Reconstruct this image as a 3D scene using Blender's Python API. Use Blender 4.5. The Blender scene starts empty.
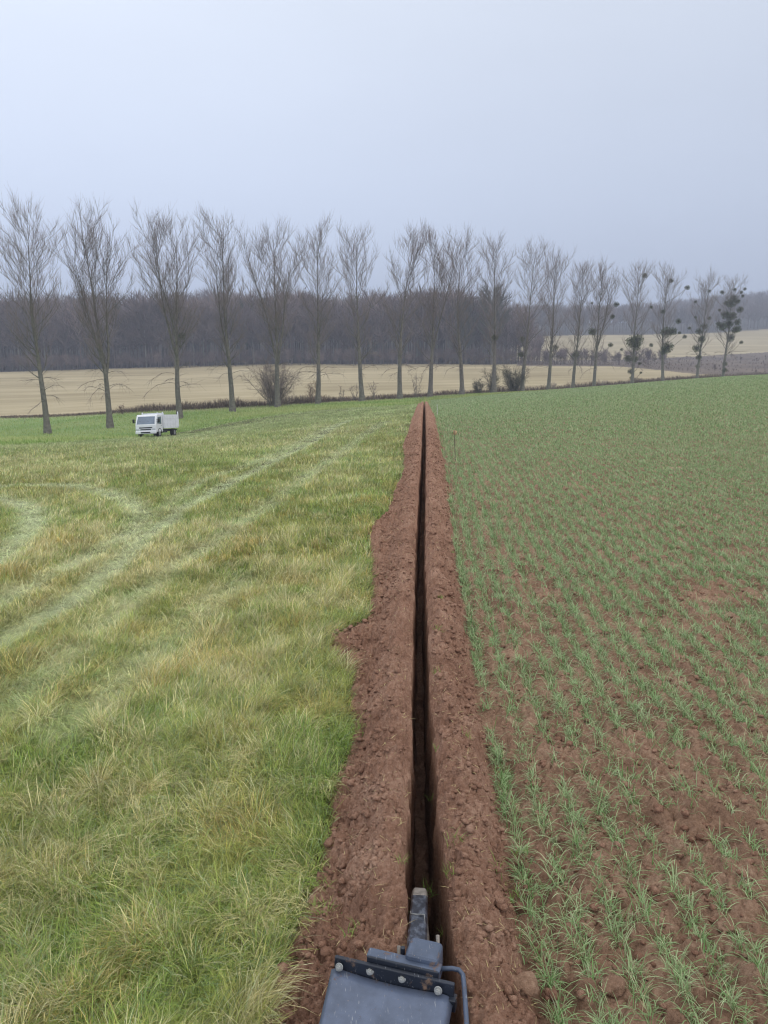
import bpy, math, random
import numpy as np
from mathutils import Vector, Matrix

random.seed(7)
RNG = np.random.default_rng(7)
scene = bpy.context.scene
COL = scene.collection
PI = math.pi
H_CAM = 2.6
PITCH = math.radians(11.54)
F = 769.0

# ------------------------------------------------------------------ helpers
def ratio(py):
    return np.tan(PITCH + np.arctan((np.asarray(py, float) - 512) / F))

def mesh_np(name, v, f, mat=None, col=None, smooth=False, parent=None, link=True):
    v = np.asarray(v, np.float32); f = np.asarray(f, np.int32)
    me = bpy.data.meshes.new(name)
    me.vertices.add(len(v)); me.vertices.foreach_set('co', v.ravel())
    k = f.shape[1]
    me.loops.add(f.size); me.loops.foreach_set('vertex_index', f.ravel())
    me.polygons.add(len(f))
    me.polygons.foreach_set('loop_start', np.arange(0, f.size, k, dtype=np.int32))
    if smooth:
        me.polygons.foreach_set('use_smooth', np.ones(len(f), bool))
    me.update(calc_edges=True)
    if col is not None:
        c = np.ones((len(v), 4), np.float32); c[:, :3] = col
        a = me.color_attributes.new('col', 'FLOAT_COLOR', 'POINT')
        a.data.foreach_set('color', c.ravel())
    o = bpy.data.objects.new(name, me)
    if mat: me.materials.append(mat)
    if link: COL.objects.link(o)
    if parent: o.parent = parent
    return o

def tag(o, label=None, cat=None, group=None, kind=None):
    if label: o['label'] = label
    if cat: o['category'] = cat
    if group: o['group'] = group
    if kind: o['kind'] = kind
    return o

def empty(name, loc, rz=0.0):
    o = bpy.data.objects.new(name, None); COL.objects.link(o)
    o.location = loc; o.rotation_euler = (0, 0, rz); o.empty_display_size = 0.3
    return o

def _hash(ix, iy, seed):
    h = (ix.astype(np.int64) * 374761393 + iy.astype(np.int64) * 668265263 + seed * 974634777) & 0xffffffff
    h = ((h ^ (h >> 13)) * 1274126177) & 0xffffffff
    h = (h ^ (h >> 16)) & 0xffffffff
    h = (h * 2246822519) & 0xffffffff
    return ((h ^ (h >> 15)) & 0xffffff) / float(0xffffff)

def vnoise(x, y, seed=0):
    x = np.asarray(x, float); y = np.asarray(y, float)
    ix = np.floor(x); iy = np.floor(y); fx = x - ix; fy = y - iy
    fx = fx * fx * (3 - 2 * fx); fy = fy * fy * (3 - 2 * fy)
    a = _hash(ix, iy, seed); b = _hash(ix + 1, iy, seed)
    c = _hash(ix, iy + 1, seed); d = _hash(ix + 1, iy + 1, seed)
    return (a * (1 - fx) + b * fx) * (1 - fy) + (c * (1 - fx) + d * fx) * fy

def fbm(x, y, seed=0, octv=4):
    s = 0; a = .5; t = 0
    for i in range(octv):
        ca, sa = math.cos(.6 * i + .3), math.sin(.6 * i + .3)
        s = s + a * vnoise((x * ca - y * sa) * 2 ** i, (x * sa + y * ca) * 2 ** i, seed + i); t += a; a *= .5
    return s / t

def clods(x, y, seed=0, r=.5):
    """rounded bumps: max over jittered cells of a hemisphere-like lump"""
    x = np.asarray(x, float); y = np.asarray(y, float)
    ix = np.floor(x); iy = np.floor(y); out = np.zeros(x.shape)
    for dx in (-1, 0, 1):
        for dy in (-1, 0, 1):
            cx = ix + dx; cy = iy + dy
            jx = cx + _hash(cx, cy, seed); jy = cy + _hash(cx, cy, seed + 17)
            rr = r * (.45 + .75 * _hash(cx, cy, seed + 31) ** 1.5)
            d2 = ((x - jx) ** 2 + (y - jy) ** 2) / rr ** 2
            out = np.maximum(out, np.sqrt(np.clip(1 - d2, 0, 1)) * rr * 1.3)
    return out

# ------------------------------------------------------------------ terrain
PXS = [-400, 0, 150, 300, 424, 600, 768, 1170]
US = np.array([(p - 384) / F for p in PXS])
TZ = {
 20: [-0.9, -0.5, -0.3, -0.1, 0.0, 0.05, 0.1, 0.2],
 31: [-1.9, -1.3, -1.0, -0.5, -0.10, 0.06, 0.2, 0.3],
 50: [-4.0, -3.1, -2.9, -1.75, -0.92, -0.10, 0.35, 0.7],
 65: [-5.6, -4.4, -4.3, -2.6, -1.65, -0.45, 0.45, 0.9],
 80: [-6.8, -5.75, -5.4, -3.35, -2.35, -0.9, 0.42, 1.0],
 95: [-7.5, -6.5, -5.25, -3.9, -3.0, -1.2, 0.22, 1.0],
 110: [-8.2, -7.0, -5.4, -4.3, -3.6, -1.75, -0.25, 1.0],
 130: [-8.6, -7.4, -6.2, -5.0, -4.2, -2.9, -1.3, 0.3],
 150: [-9.0, -7.9, -6.5, -5.6, -4.8, -4.0, -2.5, -0.8],
 200: [-8.4, -6.8, -5.8, -4.6, -4.2, -3.2, -2.8, -1.0],
 300: [-5.5, -3.8, -2.6, -1.2, -1.1, -1.0, -1.6, 0.0],
 450: [3.0, 6.0, 8.0, 9.0, 8.0, 3.0, 3.7, 8.0],
 650: [18, 20, 22, 24, 22, 19, 20.5, 25],
 1000: [36, 40, 42, 44, 42, 42, 60, 76],
 2000: [60, 60, 60, 60, 60, 60, 64, 70],
 7000: [60, 60, 60, 60, 60, 60, 60, 60]}
YS = np.array(sorted(TZ)); TT = np.log(YS)
ZT = np.array([TZ[y] for y in sorted(TZ)], float)

def hermite_rows(t, y, tq):
    m = np.zeros_like(y)
    d = np.diff(y, axis=0) / np.diff(t)[:, None]
    m[1:-1] = np.where(d[:-1] * d[1:] > 0, 2 * d[:-1] * d[1:] / (d[:-1] + d[1:] + 1e-12), 0)
    m[0] = d[0]; m[-1] = d[-1]
    i = np.clip(np.searchsorted(t, tq) - 1, 0, len(t) - 2)
    h = (t[i + 1] - t[i])[:, None]; s = ((tq - t[i]) / (t[i + 1] - t[i]))[:, None]
    return ((2 * s ** 3 - 3 * s ** 2 + 1) * y[i] + (s ** 3 - 2 * s ** 2 + s) * h * m[i]
            + (-2 * s ** 3 + 3 * s ** 2) * y[i + 1] + (s ** 3 - s ** 2) * h * m[i + 1])
NT, NU = 700, 360
TQ = np.linspace(TT[0], TT[-1], NT); UQ = np.linspace(US[0], US[-1], NU)
G1 = hermite_rows(TT, ZT, TQ)
GZ = hermite_rows(US, G1.T.copy(), UQ).T.copy()

def terr(X, Y):
    X = np.asarray(X, float); Y = np.asarray(Y, float)
    Yc = np.maximum(Y, 20.0)
    u = np.clip((X / Yc - UQ[0]) / (UQ[-1] - UQ[0]) * (NU - 1), 0, NU - 1.001)
    t = np.clip((np.log(np.minimum(Yc, 6900.)) - TQ[0]) / (TQ[-1] - TQ[0]) * (NT - 1), 0, NT - 1.001)
    iu = u.astype(int); it = t.astype(int); fu = u - iu; ft = t - it
    z = (GZ[it, iu] * (1 - fu) * (1 - ft) + GZ[it, iu + 1] * fu * (1 - ft)
         + GZ[it + 1, iu] * (1 - fu) * ft + GZ[it + 1, iu + 1] * fu * ft)
    k = np.clip(Y / 20.0, 0, 1)
    z = z * k * k * (3 - 2 * k)
    far = np.clip((Y - 160) / 200, 0, 1)
    return z + far * 1.2 * (fbm(X / 60, Y / 60, 5, 3) - .5)

def project(X, Y, Z):
    d = H_CAM - Z
    zc = Y * math.cos(PITCH) + d * math.sin(PITCH); yc = d * math.cos(PITCH) - Y * math.sin(PITCH)
    return 384 + F * X / zc, 512 + F * yc / zc

def ground(px, py, ymin=2.0, ymax=400.0):
    """first ground point seen through this spot of the photograph"""
    r = float(ratio(py)); Ysam = np.exp(np.linspace(math.log(ymin), math.log(ymax), 4000))
    zc = Ysam * (math.cos(PITCH) + r * math.sin(PITCH)); X = (px - 384) / F * zc
    below = (H_CAM - r * Ysam) < terr(X, Ysam)
    i = int(np.argmax(below)) if below.any() else len(Ysam) - 1
    return float(X[i]), float(Ysam[i])

def at(px, py, Y):
    """point at depth Y on the line of sight"""
    r = float(ratio(py)); zc = Y * (math.cos(PITCH) + r * math.sin(PITCH))
    return (px - 384) / F * zc, Y, H_CAM - r * Y

# trench centre line and the ragged edges of the thrown soil
_ty = np.array([-40, 2.4, 3.0, 3.4, 4.15, 5.9, 9.6, 21, 60, 200.])
_to = np.array([.070, .070, .046, .030, .014, -.011, -.033, 0, 0, 0])
def xt(Y):
    Y = np.asarray(Y, float)
    return .052 * Y + np.interp(Y, _ty, _to)
def edge_table(pts):
    a = []
    for px, py in pts:
        X, Y = ground(px, py); a.append((Y, X - float(xt(Y))))
    a.sort(); return np.array(a)
EL = edge_table([(262,1022),(285,950),(312,890),(326,850),(330,800),(344,760),(352,735),(348,700),(350,676),(326,656),(328,640),(364,624),
                 (371,600),(369,560),(368,540),(374,525),(388,512),(392,495),(401,478),(404,462),(402,448),(408,432),(413,416),(416,408)])
ER = edge_table([(535,1022),(520,950),(512,880),(500,820),(490,760),(480,700),(470,650),(463,600),(456,550),(450,500),(444,460),(439,435),(434,415),(430,407)])
TR_END = 84.0
def sl(Y):
    Y = np.asarray(Y, float)
    return np.interp(Y, EL[:, 0], EL[:, 1]) + .05 * (fbm(Y * 3, Y * 0, 11, 3) - .5) + .05 * (fbm(Y * 14, Y * 0, 12, 2) - .5)
def sr(Y):
    Y = np.asarray(Y, float)
    return np.interp(Y, ER[:, 0], ER[:, 1]) + .10 * (fbm(Y * 3, Y * 0, 13, 3) - .5)

def soil_h(s, Y, a=None, b=None):
    """height of the thrown soil and the cut of the trench relative to the field"""
    a = sl(Y) if a is None else a; b = sr(Y) if b is None else b
    s = np.asarray(s, float)
    wob = .030 * (fbm(Y * 2.5, s * 0 + .5, 21, 3) - .5)
    w = np.interp(Y, [3.3, 3.8, 6], [.078, .066, .052]) + .026 * (fbm(Y * 2.2, s * 0, 22, 3) - .5) + .036 * (fbm(Y * 9, np.sign(s) * 3, 28, 3) - .5)
    sc = s + wob
    ab = np.abs(sc)
    bump = np.interp(ab, [0, .05, .085, .12, .17, .22, .30, .40, .58, .8], [.12, .15, .195, .235, .255, .245, .18, .08, .03, .02])
    edge = np.clip(np.minimum(s - a, b - s) / .10, 0, 1)
    mod = .85 + .35 * (fbm(Y * 1.3, np.sign(s) * 5, 23, 3) - .5)
    wx = s + .035 * (fbm(s * 18, Y * 18, 203, 3) - .5) * 2; wy = Y + .035 * (fbm(s * 18 + 40, Y * 18, 204, 3) - .5) * 2
    rough = (.034 * clods(wx * 11, wy * 11, 3, .62) + .022 * clods(wx * 26 + 3, wy * 26, 4, .6) + .012 * clods(wx * 55 + 3, wy * 55, 8, .6)
             + .06 * (fbm(s * 10, Y * 10, 24, 4) - .5) + .040 * (fbm(s * 50, Y * 50, 25, 3) - .5))
    near_tr = np.clip((ab - .055) / .06, 0, 1)
    outer = np.clip((ab - .28) / .2, 0, 1)
    h = bump * mod * edge ** .6 + rough * (.55 + .55 * near_tr + .50 * outer) * np.clip(edge * 2, 0, 1)
    depth = -.85 + .10 * (fbm(s * 7, Y * 3, 26, 3) - .5) + .10 * clods(s * 9, Y * 6, 6, .6)
    wall = np.clip((ab - w) / .014, 0, 1)
    wallr = .06 * (fbm(s * 30, Y * 25, 27, 3) - .5)
    endk = np.clip((TR_END - Y) / 3, 0, 1)
    endk = endk
    h = (h * wall + (depth + wallr) * (1 - wall)) * endk
    return h

def field_h(s, Y):
    """cloddy seed bed right of the trench"""
    k = .5 + 1.0 * fbm(s * .8, Y * .8, 33, 2)
    row = .012 * np.cos(2 * PI * (s / .18))
    wx = s + .045 * (fbm(s * 14, Y * 14, 205, 3) - .5) * 2; wy = Y + .045 * (fbm(s * 14 + 40, Y * 14, 206, 3) - .5) * 2
    return (.046 * clods(wx * 7, wy * 7, 41, .55) + .034 * clods(wx * 17, wy * 17, 42, .6)
            + .060 * (fbm(s * 6, Y * 6, 43, 4) - .5) + .034 * (fbm(s * 34, Y * 34, 44, 3) - .5)) * k - row

# ------------------------------------------------------------------ materials
def new_mat(name):
    m = bpy.data.materials.new(name); m.use_nodes = True
    nt = m.node_tree; nt.nodes.clear()
    out = nt.nodes.new('ShaderNodeOutputMaterial'); return m, nt, out

def N(nt, typ, **kw):
    n = nt.nodes.new(typ)
    for k, v in kw.items():
        if k.startswith('i_'):
            n.inputs[k[2:].replace('_', ' ')].default_value = v
        else: setattr(n, k, v)
    return n

def plain(name, c, rough=.7, metal=0.0, var=.15, scale=20.0, bump=0.0, spec=.3, c2=None, bscale=None):
    m, nt, out = new_mat(name)
    p = N(nt, 'ShaderNodeBsdfPrincipled'); p.inputs['Roughness'].default_value = rough
    p.inputs['Metallic'].default_value = metal; p.inputs['Specular IOR Level'].default_value = spec
    tc = N(nt, 'ShaderNodeTexCoord'); nz = N(nt, 'ShaderNodeTexNoise'); nz.inputs['Scale'].default_value = scale
    nz.inputs['Detail'].default_value = 6; nz.inputs['Roughness'].default_value = .65
    nt.links.new(tc.outputs['Object'], nz.inputs['Vector'])
    mx = N(nt, 'ShaderNodeValToRGB')
    lo = [x * (1 - var) for x in c]; hi = [min(1, x * (1 + var)) for x in c]
    if c2: hi = list(c2)
    mx.color_ramp.elements[0].position = .32; mx.color_ramp.elements[1].position = .68
    mx.color_ramp.elements[0].color = (*lo, 1); mx.color_ramp.elements[1].color = (*hi, 1)
    nt.links.new(nz.outputs['Fac'], mx.inputs['Fac']); nt.links.new(mx.outputs['Color'], p.inputs['Base Color'])
    if bump:
        b = N(nt, 'ShaderNodeBump'); b.inputs['Strength'].default_value = 1; b.inputs['Distance'].default_value = bump
        n2 = N(nt, 'ShaderNodeTexNoise'); n2.inputs['Scale'].default_value = bscale or scale * 3; n2.inputs['Detail'].default_value = 5
        nt.links.new(tc.outputs['Object'], n2.inputs['Vector'])
        nt.links.new(n2.outputs['Fac'], b.inputs['Height']); nt.links.new(b.outputs['Normal'], p.inputs['Normal'])
    nt.links.new(p.outputs['BSDF'], out.inputs['Surface'])
    return m

def leaf_mat(name, transl=.3, rough=.5, spec=.25):
    m, nt, out = new_mat(name)
    at_ = N(nt, 'ShaderNodeAttribute', attribute_name='col')
    p = N(nt, 'ShaderNodeBsdfPrincipled'); p.inputs['Roughness'].default_value = rough; p.inputs['Specular IOR Level'].default_value = spec
    t = N(nt, 'ShaderNodeBsdfTranslucent'); mx = N(nt, 'ShaderNodeMixShader'); mx.inputs['Fac'].default_value = transl
    nt.links.new(at_.outputs['Color'], p.inputs['Base Color']); nt.links.new(at_.outputs['Color'], t.inputs['Color'])
    nt.links.new(p.outputs['BSDF'], mx.inputs[1]); nt.links.new(t.outputs['BSDF'], mx.inputs[2])
    nt.links.new(mx.outputs['Shader'], out.inputs['Surface'])
    return m

def soil_mat(name, c_dark, c_mid, c_light, s1=3.0, s2=45.0, bump=.006):
    m, nt, out = new_mat(name); L = nt.links.new
    p = N(nt, 'ShaderNodeBsdfPrincipled'); p.inputs['Roughness'].default_value = .95; p.inputs['Specular IOR Level'].default_value = .12
    tc = N(nt, 'ShaderNodeTexCoord')
    n1 = N(nt, 'ShaderNodeTexNoise'); n1.inputs['Scale'].default_value = s1; n1.inputs['Detail'].default_value = 8; n1.inputs['Roughness'].default_value = .7
    n2 = N(nt, 'ShaderNodeTexNoise'); n2.inputs['Scale'].default_value = s2; n2.inputs['Detail'].default_value = 8; n2.inputs['Roughness'].default_value = .75
    for n in (n1, n2): L(tc.outputs['Object'], n.inputs['Vector'])
    r1 = N(nt, 'ShaderNodeValToRGB'); e = r1.color_ramp
    e.elements[0].position = .30; e.elements[0].color = (*c_dark, 1); e.elements[1].position = .70; e.elements[1].color = (*c_light, 1)
    k = e.elements.new(.5); k.color = (*c_mid, 1)
    ad = N(nt, 'ShaderNodeMath', operation='MULTIPLY_ADD'); ad.inputs[1].default_value = .5; ad.inputs[2].default_value = 0
    md = N(nt, 'ShaderNodeMath', operation='MULTIPLY_ADD'); md.inputs[1].default_value = .5
    L(n1.outputs['Fac'], ad.inputs[0]); L(n2.outputs['Fac'], md.inputs[0]); L(ad.outputs[0], md.inputs[2])
    L(md.outputs[0], r1.inputs['Fac']); L(r1.outputs['Color'], p.inputs['Base Color'])
    b = N(nt, 'ShaderNodeBump'); b.inputs['Distance'].default_value = bump; b.inputs['Strength'].default_value = 1
    n3 = N(nt, 'ShaderNodeTexNoise'); n3.inputs['Scale'].default_value = s2 * 1.6; n3.inputs['Detail'].default_value = 6; n3.inputs['Roughness'].default_value = .7
    L(tc.outputs['Object'], n3.inputs['Vector']); L(n3.outputs['Fac'], b.inputs['Height']); L(b.outputs['Normal'], p.inputs['Normal'])
    L(p.outputs['BSDF'], out.inputs['Surface'])
    return m

def field_mat(name, cols, s1, s2, stretch=(1, 1, 1), w=(.5, .5), bump=0):
    """two scales of noise, the second one stretched along the working direction"""
    m, nt, out = new_mat(name); L = nt.links.new
    p = N(nt, 'ShaderNodeBsdfPrincipled'); p.inputs['Roughness'].default_value = .95; p.inputs['Specular IOR Level'].default_value = .1
    tc = N(nt, 'ShaderNodeTexCoord'); mp = N(nt, 'ShaderNodeMapping'); mp.inputs['Scale'].default_value = stretch
    L(tc.outputs['Object'], mp.inputs['Vector'])
    n1 = N(nt, 'ShaderNodeTexNoise'); n1.inputs['Scale'].default_value = s1; n1.inputs['Detail'].default_value = 5
    n2 = N(nt, 'ShaderNodeTexNoise'); n2.inputs['Scale'].default_value = s2; n2.inputs['Detail'].default_value = 6; n2.inputs['Roughness'].default_value = .7
    L(tc.outputs['Object'], n1.inputs['Vector']); L(mp.outputs['Vector'], n2.inputs['Vector'])
    a = N(nt, 'ShaderNodeMath', operation='MULTIPLY'); a.inputs[1].default_value = w[0]
    c = N(nt, 'ShaderNodeMath', operation='MULTIPLY_ADD'); c.inputs[1].default_value = w[1]
    L(n1.outputs['Fac'], a.inputs[0]); L(n2.outputs['Fac'], c.inputs[0]); L(a.outputs[0], c.inputs[2])
    r = N(nt, 'ShaderNodeValToRGB'); e = r.color_ramp
    ps = np.linspace(.34, .66, len(cols))
    e.elements[0].position = ps[0]; e.elements[0].color = (*cols[0], 1)
    e.elements[1].position = ps[-1]; e.elements[1].color = (*cols[-1], 1)
    for q in range(1, len(cols) - 1):
        x = e.elements.new(ps[q]); x.color = (*cols[q], 1)
    L(c.outputs[0], r.inputs['Fac']); L(r.outputs['Color'], p.inputs['Base Color'])
    L(p.outputs['BSDF'], out.inputs['Surface'])
    return m

M = {}
M['soil'] = soil_mat('turned_soil', (.130, .060, .038), (.335, .188, .126), (.60, .39, .28), 3.0, 60, .02)
M['bed'] = soil_mat('seedbed_soil', (.115, .062, .038), (.295, .180, .119), (.54, .375, .255), 2.2, 45, .018)
M['thatch'] = field_mat('grass_thatch', [(.04, .035, .02), (.085, .075, .038), (.15, .125, .065)], .9, 14)
M['lush'] = field_mat('meadow_turf', [(.15, .23, .07), (.21, .29, .10), (.29, .33, .15)], .12, 1.5)
M['stubble'] = field_mat('stubble', [(.25, .20, .115), (.37, .305, .185), (.50, .42, .27)], .03, .14, (.05, 1.0, 1), (.35, .65))
M['wood_floor'] = field_mat('wood_floor', [(.05, .042, .04), (.085, .07, .062), (.12, .10, .085)], .05, .4)
M['scrub_floor'] = field_mat('scrub_floor', [(.085, .062, .055), (.14, .11, .09), (.24, .19, .14)], .03, .3, (1, 2, 1))
M['blade'] = leaf_mat('grass_blade')
M['wheat'] = leaf_mat('wheat_blade', .3, .42, .35)
M['bark'] = plain('poplar_bark', (.155, .142, .118), .9, 0, .35, 3.0, .01)
M['twig'] = plain('poplar_twig', (.25, .20, .18), .85, 0, .25, 2.0)
M['woodtwig'] = leaf_mat('woodland_twig', .05, .95, .05)
M['mistle'] = leaf_mat('mistletoe_leaf', .15)
M['scrub'] = leaf_mat('bramble_stem', .1, .8, .1)

# ------------------------------------------------------------------ ground sheets
def fan_rows():
    a = list(np.linspace(-60, 1.8, 26)); y = 1.9
    while y < 130:
        a.append(y); y += max(.0078, .0034 * y)
    a.append(130.); return np.array(a)
ROWS = fan_rows()

def face_quads(nr, nc):
    r, c = np.meshgrid(np.arange(nr - 1), np.arange(nc - 1), indexing='ij')
    i = r * nc + c
    return np.stack([i, i + 1, i + nc + 1, i + nc], -1).reshape(-1, 4)

def lush_line(u):
    """depth at which the pasture gives way to the greener meadow"""
    return np.interp(u, LU[:, 0], LU[:, 1])
LU = []
for px, py in [(-60, 449), (0, 447), (60, 443), (130, 438.5), (170, 434), (230, 423), (300, 412.5), (360, 407.5), (410, 405)]:
    X, Y = ground(px, py); LU.append((X / Y, min(Y, 96)))
LU = np.array(LU)
# hedge and ditch behind the poplars, far edge of the meadow
HEDGE = np.array([(-.9, 150), (-.5, 124), (-.43, 120), (-.34, 114), (-.26, 111), (-.17, 110), (-.11, 112), (-.03, 117),
                  (.02, 122), (.06, 127), (.12, 137), (.2, 150), (.30, 168), (.40, 190), (.48, 212), (.9, 300)], float)
def hedge_y(u): return np.interp(u, HEDGE[:, 0], HEDGE[:, 1])

def build_near():
    Y = ROWS
    # strip columns (fixed offset from the trench)
    s = np.unique(np.round(np.concatenate([np.arange(-1.05, -.12, .0085), np.arange(-.12, -.035, .0020), np.arange(-.035, .035, .008),
                                           np.arange(.035, .12, .0020), np.arange(.12, .951, .0085)]), 5))
    S, YY = np.meshgrid(s, Y); a = sl(YY); b = sr(YY)
    X = xt(YY) + S
    pasture_bump = .05 * (fbm(X * 1.5, YY * 1.5, 51, 3) - .5)
    dist_fade = np.clip(1.4 - YY / 60, .25, 1)
    soil = (S > a) & (S < b) & (YY < TR_END)
    right = S >= b
    right |= (YY >= TR_END) & (S > 0)
    edge_r = np.clip((S - b) / .1, 0, 1)
    h = np.where((YY > 1) & (YY < TR_END), soil_h(S, YY, a, b), 0)
    h = np.where(soil, h, np.where(right, field_h(S, YY) * edge_r * dist_fade, pasture_bump * np.clip((a - S) / .1, 0, 1)))
    # side walls stay smooth between classes
    Z = terr(X, YY) + h
    inw = np.clip((.04 - h) / .08, 0, 1) * (np.abs(S) < .12) * soil
    X = X + inw * (.06 * (fbm(YY * 9, h * 9, 207, 4) - .5) + .03 * (fbm(YY * 40, h * 40, 208, 2) - .5))
    V = np.stack([X, YY, Z], -1).reshape(-1, 3); Fq = face_quads(len(Y), len(s))
    def cls(arr):
        return arr.reshape(-1)[Fq[:, 0]]
    soil_f = cls(soil) & cls(YY > 0.5); right_f = cls(right) & ~soil_f; left_f = ~soil_f & ~right_f
    return s, V, Fq, soil_f, right_f, left_f

def compact(V, Fq):
    used, inv = np.unique(Fq, return_inverse=True)
    return V[used], inv.reshape(Fq.shape)

s_cols, V, Fq, sf, rf, lf = build_near()
v_, f_ = compact(V, Fq[sf]); o = mesh_np('trench_soil', v_, f_, M['soil'], smooth=True)
tag(o, 'brown banks of fresh soil thrown up either side of the narrow trench', 'soil', kind='structure')
# right fan
Yc = np.maximum(ROWS, 1.5)
vr = np.concatenate([np.arange(0, .62, .0023), .62 + np.cumsum(np.linspace(.004, .6, 34))])
VR, YY = np.meshgrid(vr, ROWS); S = .95 + VR * (np.maximum(YY, 1.5) + 1.0)
S = np.where(VR == 0, s_cols[-1], S); X = xt(YY) + S
fade = np.clip(1.4 - YY / 60, .25, 1) * np.where(VR > .64, .3, 1)
Z = terr(X, YY) + field_h(S, YY) * fade
Vr = np.stack([X, YY, Z], -1).reshape(-1, 3); Fr = face_quads(len(ROWS), len(vr))
crop_end = lambda u: np.interp(u, [0, .06, .14, .22, .30, .40, .50, 1], [100, 108, 118, 128, 130, 130, 130, 130])
v1, f1 = compact(V, Fq[rf]); n1 = len(v1)
vv = np.concatenate([v1, Vr]); ff = np.concatenate([f1, Fr + n1])
o = mesh_np('crop_field', vv, ff, M['bed'], smooth=True)
tag(o, 'cloddy brown seed bed of the young cereal field right of the trench', 'field', kind='structure')
# left fan
vl = np.concatenate([np.arange(0, .72, .0075), .72 + np.cumsum(np.linspace(.01, .6, 24))])[::-1]
VL, YY = np.meshgrid(vl, ROWS[::2] if len(ROWS) % 2 else ROWS)
S = s_cols[0] - VL * (np.maximum(YY, 1.5) + 1.0)
X = xt(YY) + S
lump = .07 * (fbm(X * 1.2, YY * 1.2, 51, 3) - .5)
Z = terr(X, YY) + lump * np.clip(VL * 20, 0, 1) - .004
Vl = np.stack([X, YY, Z], -1).reshape(-1, 3); Fl = face_quads(VL.shape[0], len(vl))
cx = Vl[Fl].mean(1); uu = cx[:, 0] / np.maximum(cx[:, 1], 5)
is_lush = (cx[:, 1] > lush_line(uu)) & (cx[:, 1] > 30)
is_stub = (cx[:, 1] > hedge_y(uu)) & (cx[:, 1] > 60)
v1, f1 = compact(V, Fq[lf]); v2, f2 = compact(Vl, Fl[~is_lush])
o = mesh_np('pasture', np.concatenate([v1, v2]), np.concatenate([f1, f2 + len(v1)]), M['thatch'], smooth=True)
tag(o, 'rough pasture ground left of the trench', 'field', kind='structure')
v2, f2 = compact(Vl, Fl[is_lush & ~is_stub])
LUSHV = (v2, f2)
# far sheet
fy = [126.0]
while fy[-1] < 7000: fy.append(fy[-1] * (1.012 if fy[-1] < 900 else 1.08))
fy = np.array(fy)
fu = np.concatenate([-np.geomspace(6, .95, 14), np.linspace(-.9, .9, 420), np.geomspace(.95, 6, 14)])
FU, FY = np.meshgrid(fu, fy); FX = FU * FY
FZ = terr(FX, FY) - .06 * np.clip((140 - FY) / 8, 0, 1)
Vf = np.stack([FX, FY, FZ], -1).reshape(-1, 3); Ff = face_quads(len(fy), len(fu))
cf = Vf[Ff].mean(1); uf = cf[:, 0] / cf[:, 1]; yf = cf[:, 1]
front = np.interp(uf, [-1, -.5, -.1, .1, .19, .30, 1], [300, 302, 312, 306, 300, 300, 300]) + 10 * (fbm(cf[:, 0] / 25, yf * 0, 61, 3) - .5)
fieldtop = np.interp(uf, [.15, .19, .24, .4, .5, .8], [430, 600, 640, 655, 690, 720])
meadow = yf < hedge_y(uf)
scrubR = (uf > .17) & (yf > np.interp(uf, [.17, .30, .40, .5], [290, 285, 225, 205])) & (yf < np.interp(uf, [.17, .3, .5], [340, 360, 470]))
upper = (uf > .16) & (yf >= np.interp(uf, [.17, .3, .5], [340, 360, 470])) & (yf < fieldtop)
lower = ~meadow & ~scrubR & (yf < front)
rest = ~(meadow | scrubR | upper | lower)
v3, f3 = compact(Vl, Fl[is_stub]); v4, f4 = compact(Vf, Ff[meadow])
o = mesh_np('meadow', np.concatenate([LUSHV[0], v4]), np.concatenate([LUSHV[1], f4 + len(LUSHV[0])]), M['lush'], smooth=True)
tag(o, 'greener meadow strip under the poplars', 'meadow', kind='structure')
v4, f4 = compact(Vf, Ff[lower])
o = mesh_np('stubble_field', np.concatenate([v3, v4]), np.concatenate([f3, f4 + len(v3)]), M['stubble'], smooth=True)
tag(o, 'pale straw coloured field below the wood', 'field', kind='structure')
o = mesh_np('hillside_field', *compact(Vf, Ff[upper]), M['stubble'], smooth=True); tag(o, 'pale field on the hillside beyond the dark scrub', 'field', kind='structure')
o = mesh_np('scrub_ground', *compact(Vf, Ff[scrubR]), M['scrub_floor'], smooth=True); tag(o, 'dark rough ground between the two pale fields', 'ground', kind='structure')
o = mesh_np('hillside', *compact(Vf, Ff[rest]), M['wood_floor'], smooth=True); tag(o, 'wooded hillside ground', 'hill', kind='structure')

# ------------------------------------------------------------------ blades
def make_blades(P, ang, th0, bend, L, W, col, nseg):
    n = len(P); dx, dy = np.cos(ang), np.sin(ang); wx, wy = -dy, dx
    pos = P.copy(); levels = []
    for k in range(nseg + 1):
        t = k / nseg
        if k < nseg:
            w = W * (1 - .55 * t) * .5
            levels.append(pos + np.stack([wx * w, wy * w, w * 0], -1)); levels.append(pos - np.stack([wx * w, wy * w, w * 0], -1))
        else: levels.append(pos)
        th = np.minimum(th0 + bend * t, 1.95); d = L / nseg
        pos = pos + np.stack([dx * np.sin(th) * d, dy * np.sin(th) * d, np.cos(th) * d], -1)
    Vb = np.stack(levels, 1); m = Vb.shape[1]
    tri = []
    for k in range(nseg - 1):
        a = 2 * k; tri += [(a, a + 1, a + 3), (a, a + 3, a + 2)]
    a = 2 * (nseg - 1); tri.append((a, a + 1, a + 2))
    T = (np.arange(n)[:, None, None] * m + np.array(tri)[None]).reshape(-1, 3)
    C = np.repeat(col, m, axis=0)
    return Vb.reshape(-1, 3), T, C

class Acc:
    def __init__(s): s.v = []; s.f = []; s.c = []; s.n = 0
    def add(s, v, f, c=None):
        s.v.append(v); s.f.append(f + s.n); s.n += len(v)
        if c is not None: s.c.append(c)
    def obj(s, name, mat, parent=None):
        return mesh_np(name, np.concatenate(s.v), np.concatenate(s.f), mat, np.concatenate(s.c) if s.c else None, parent=parent)

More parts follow.
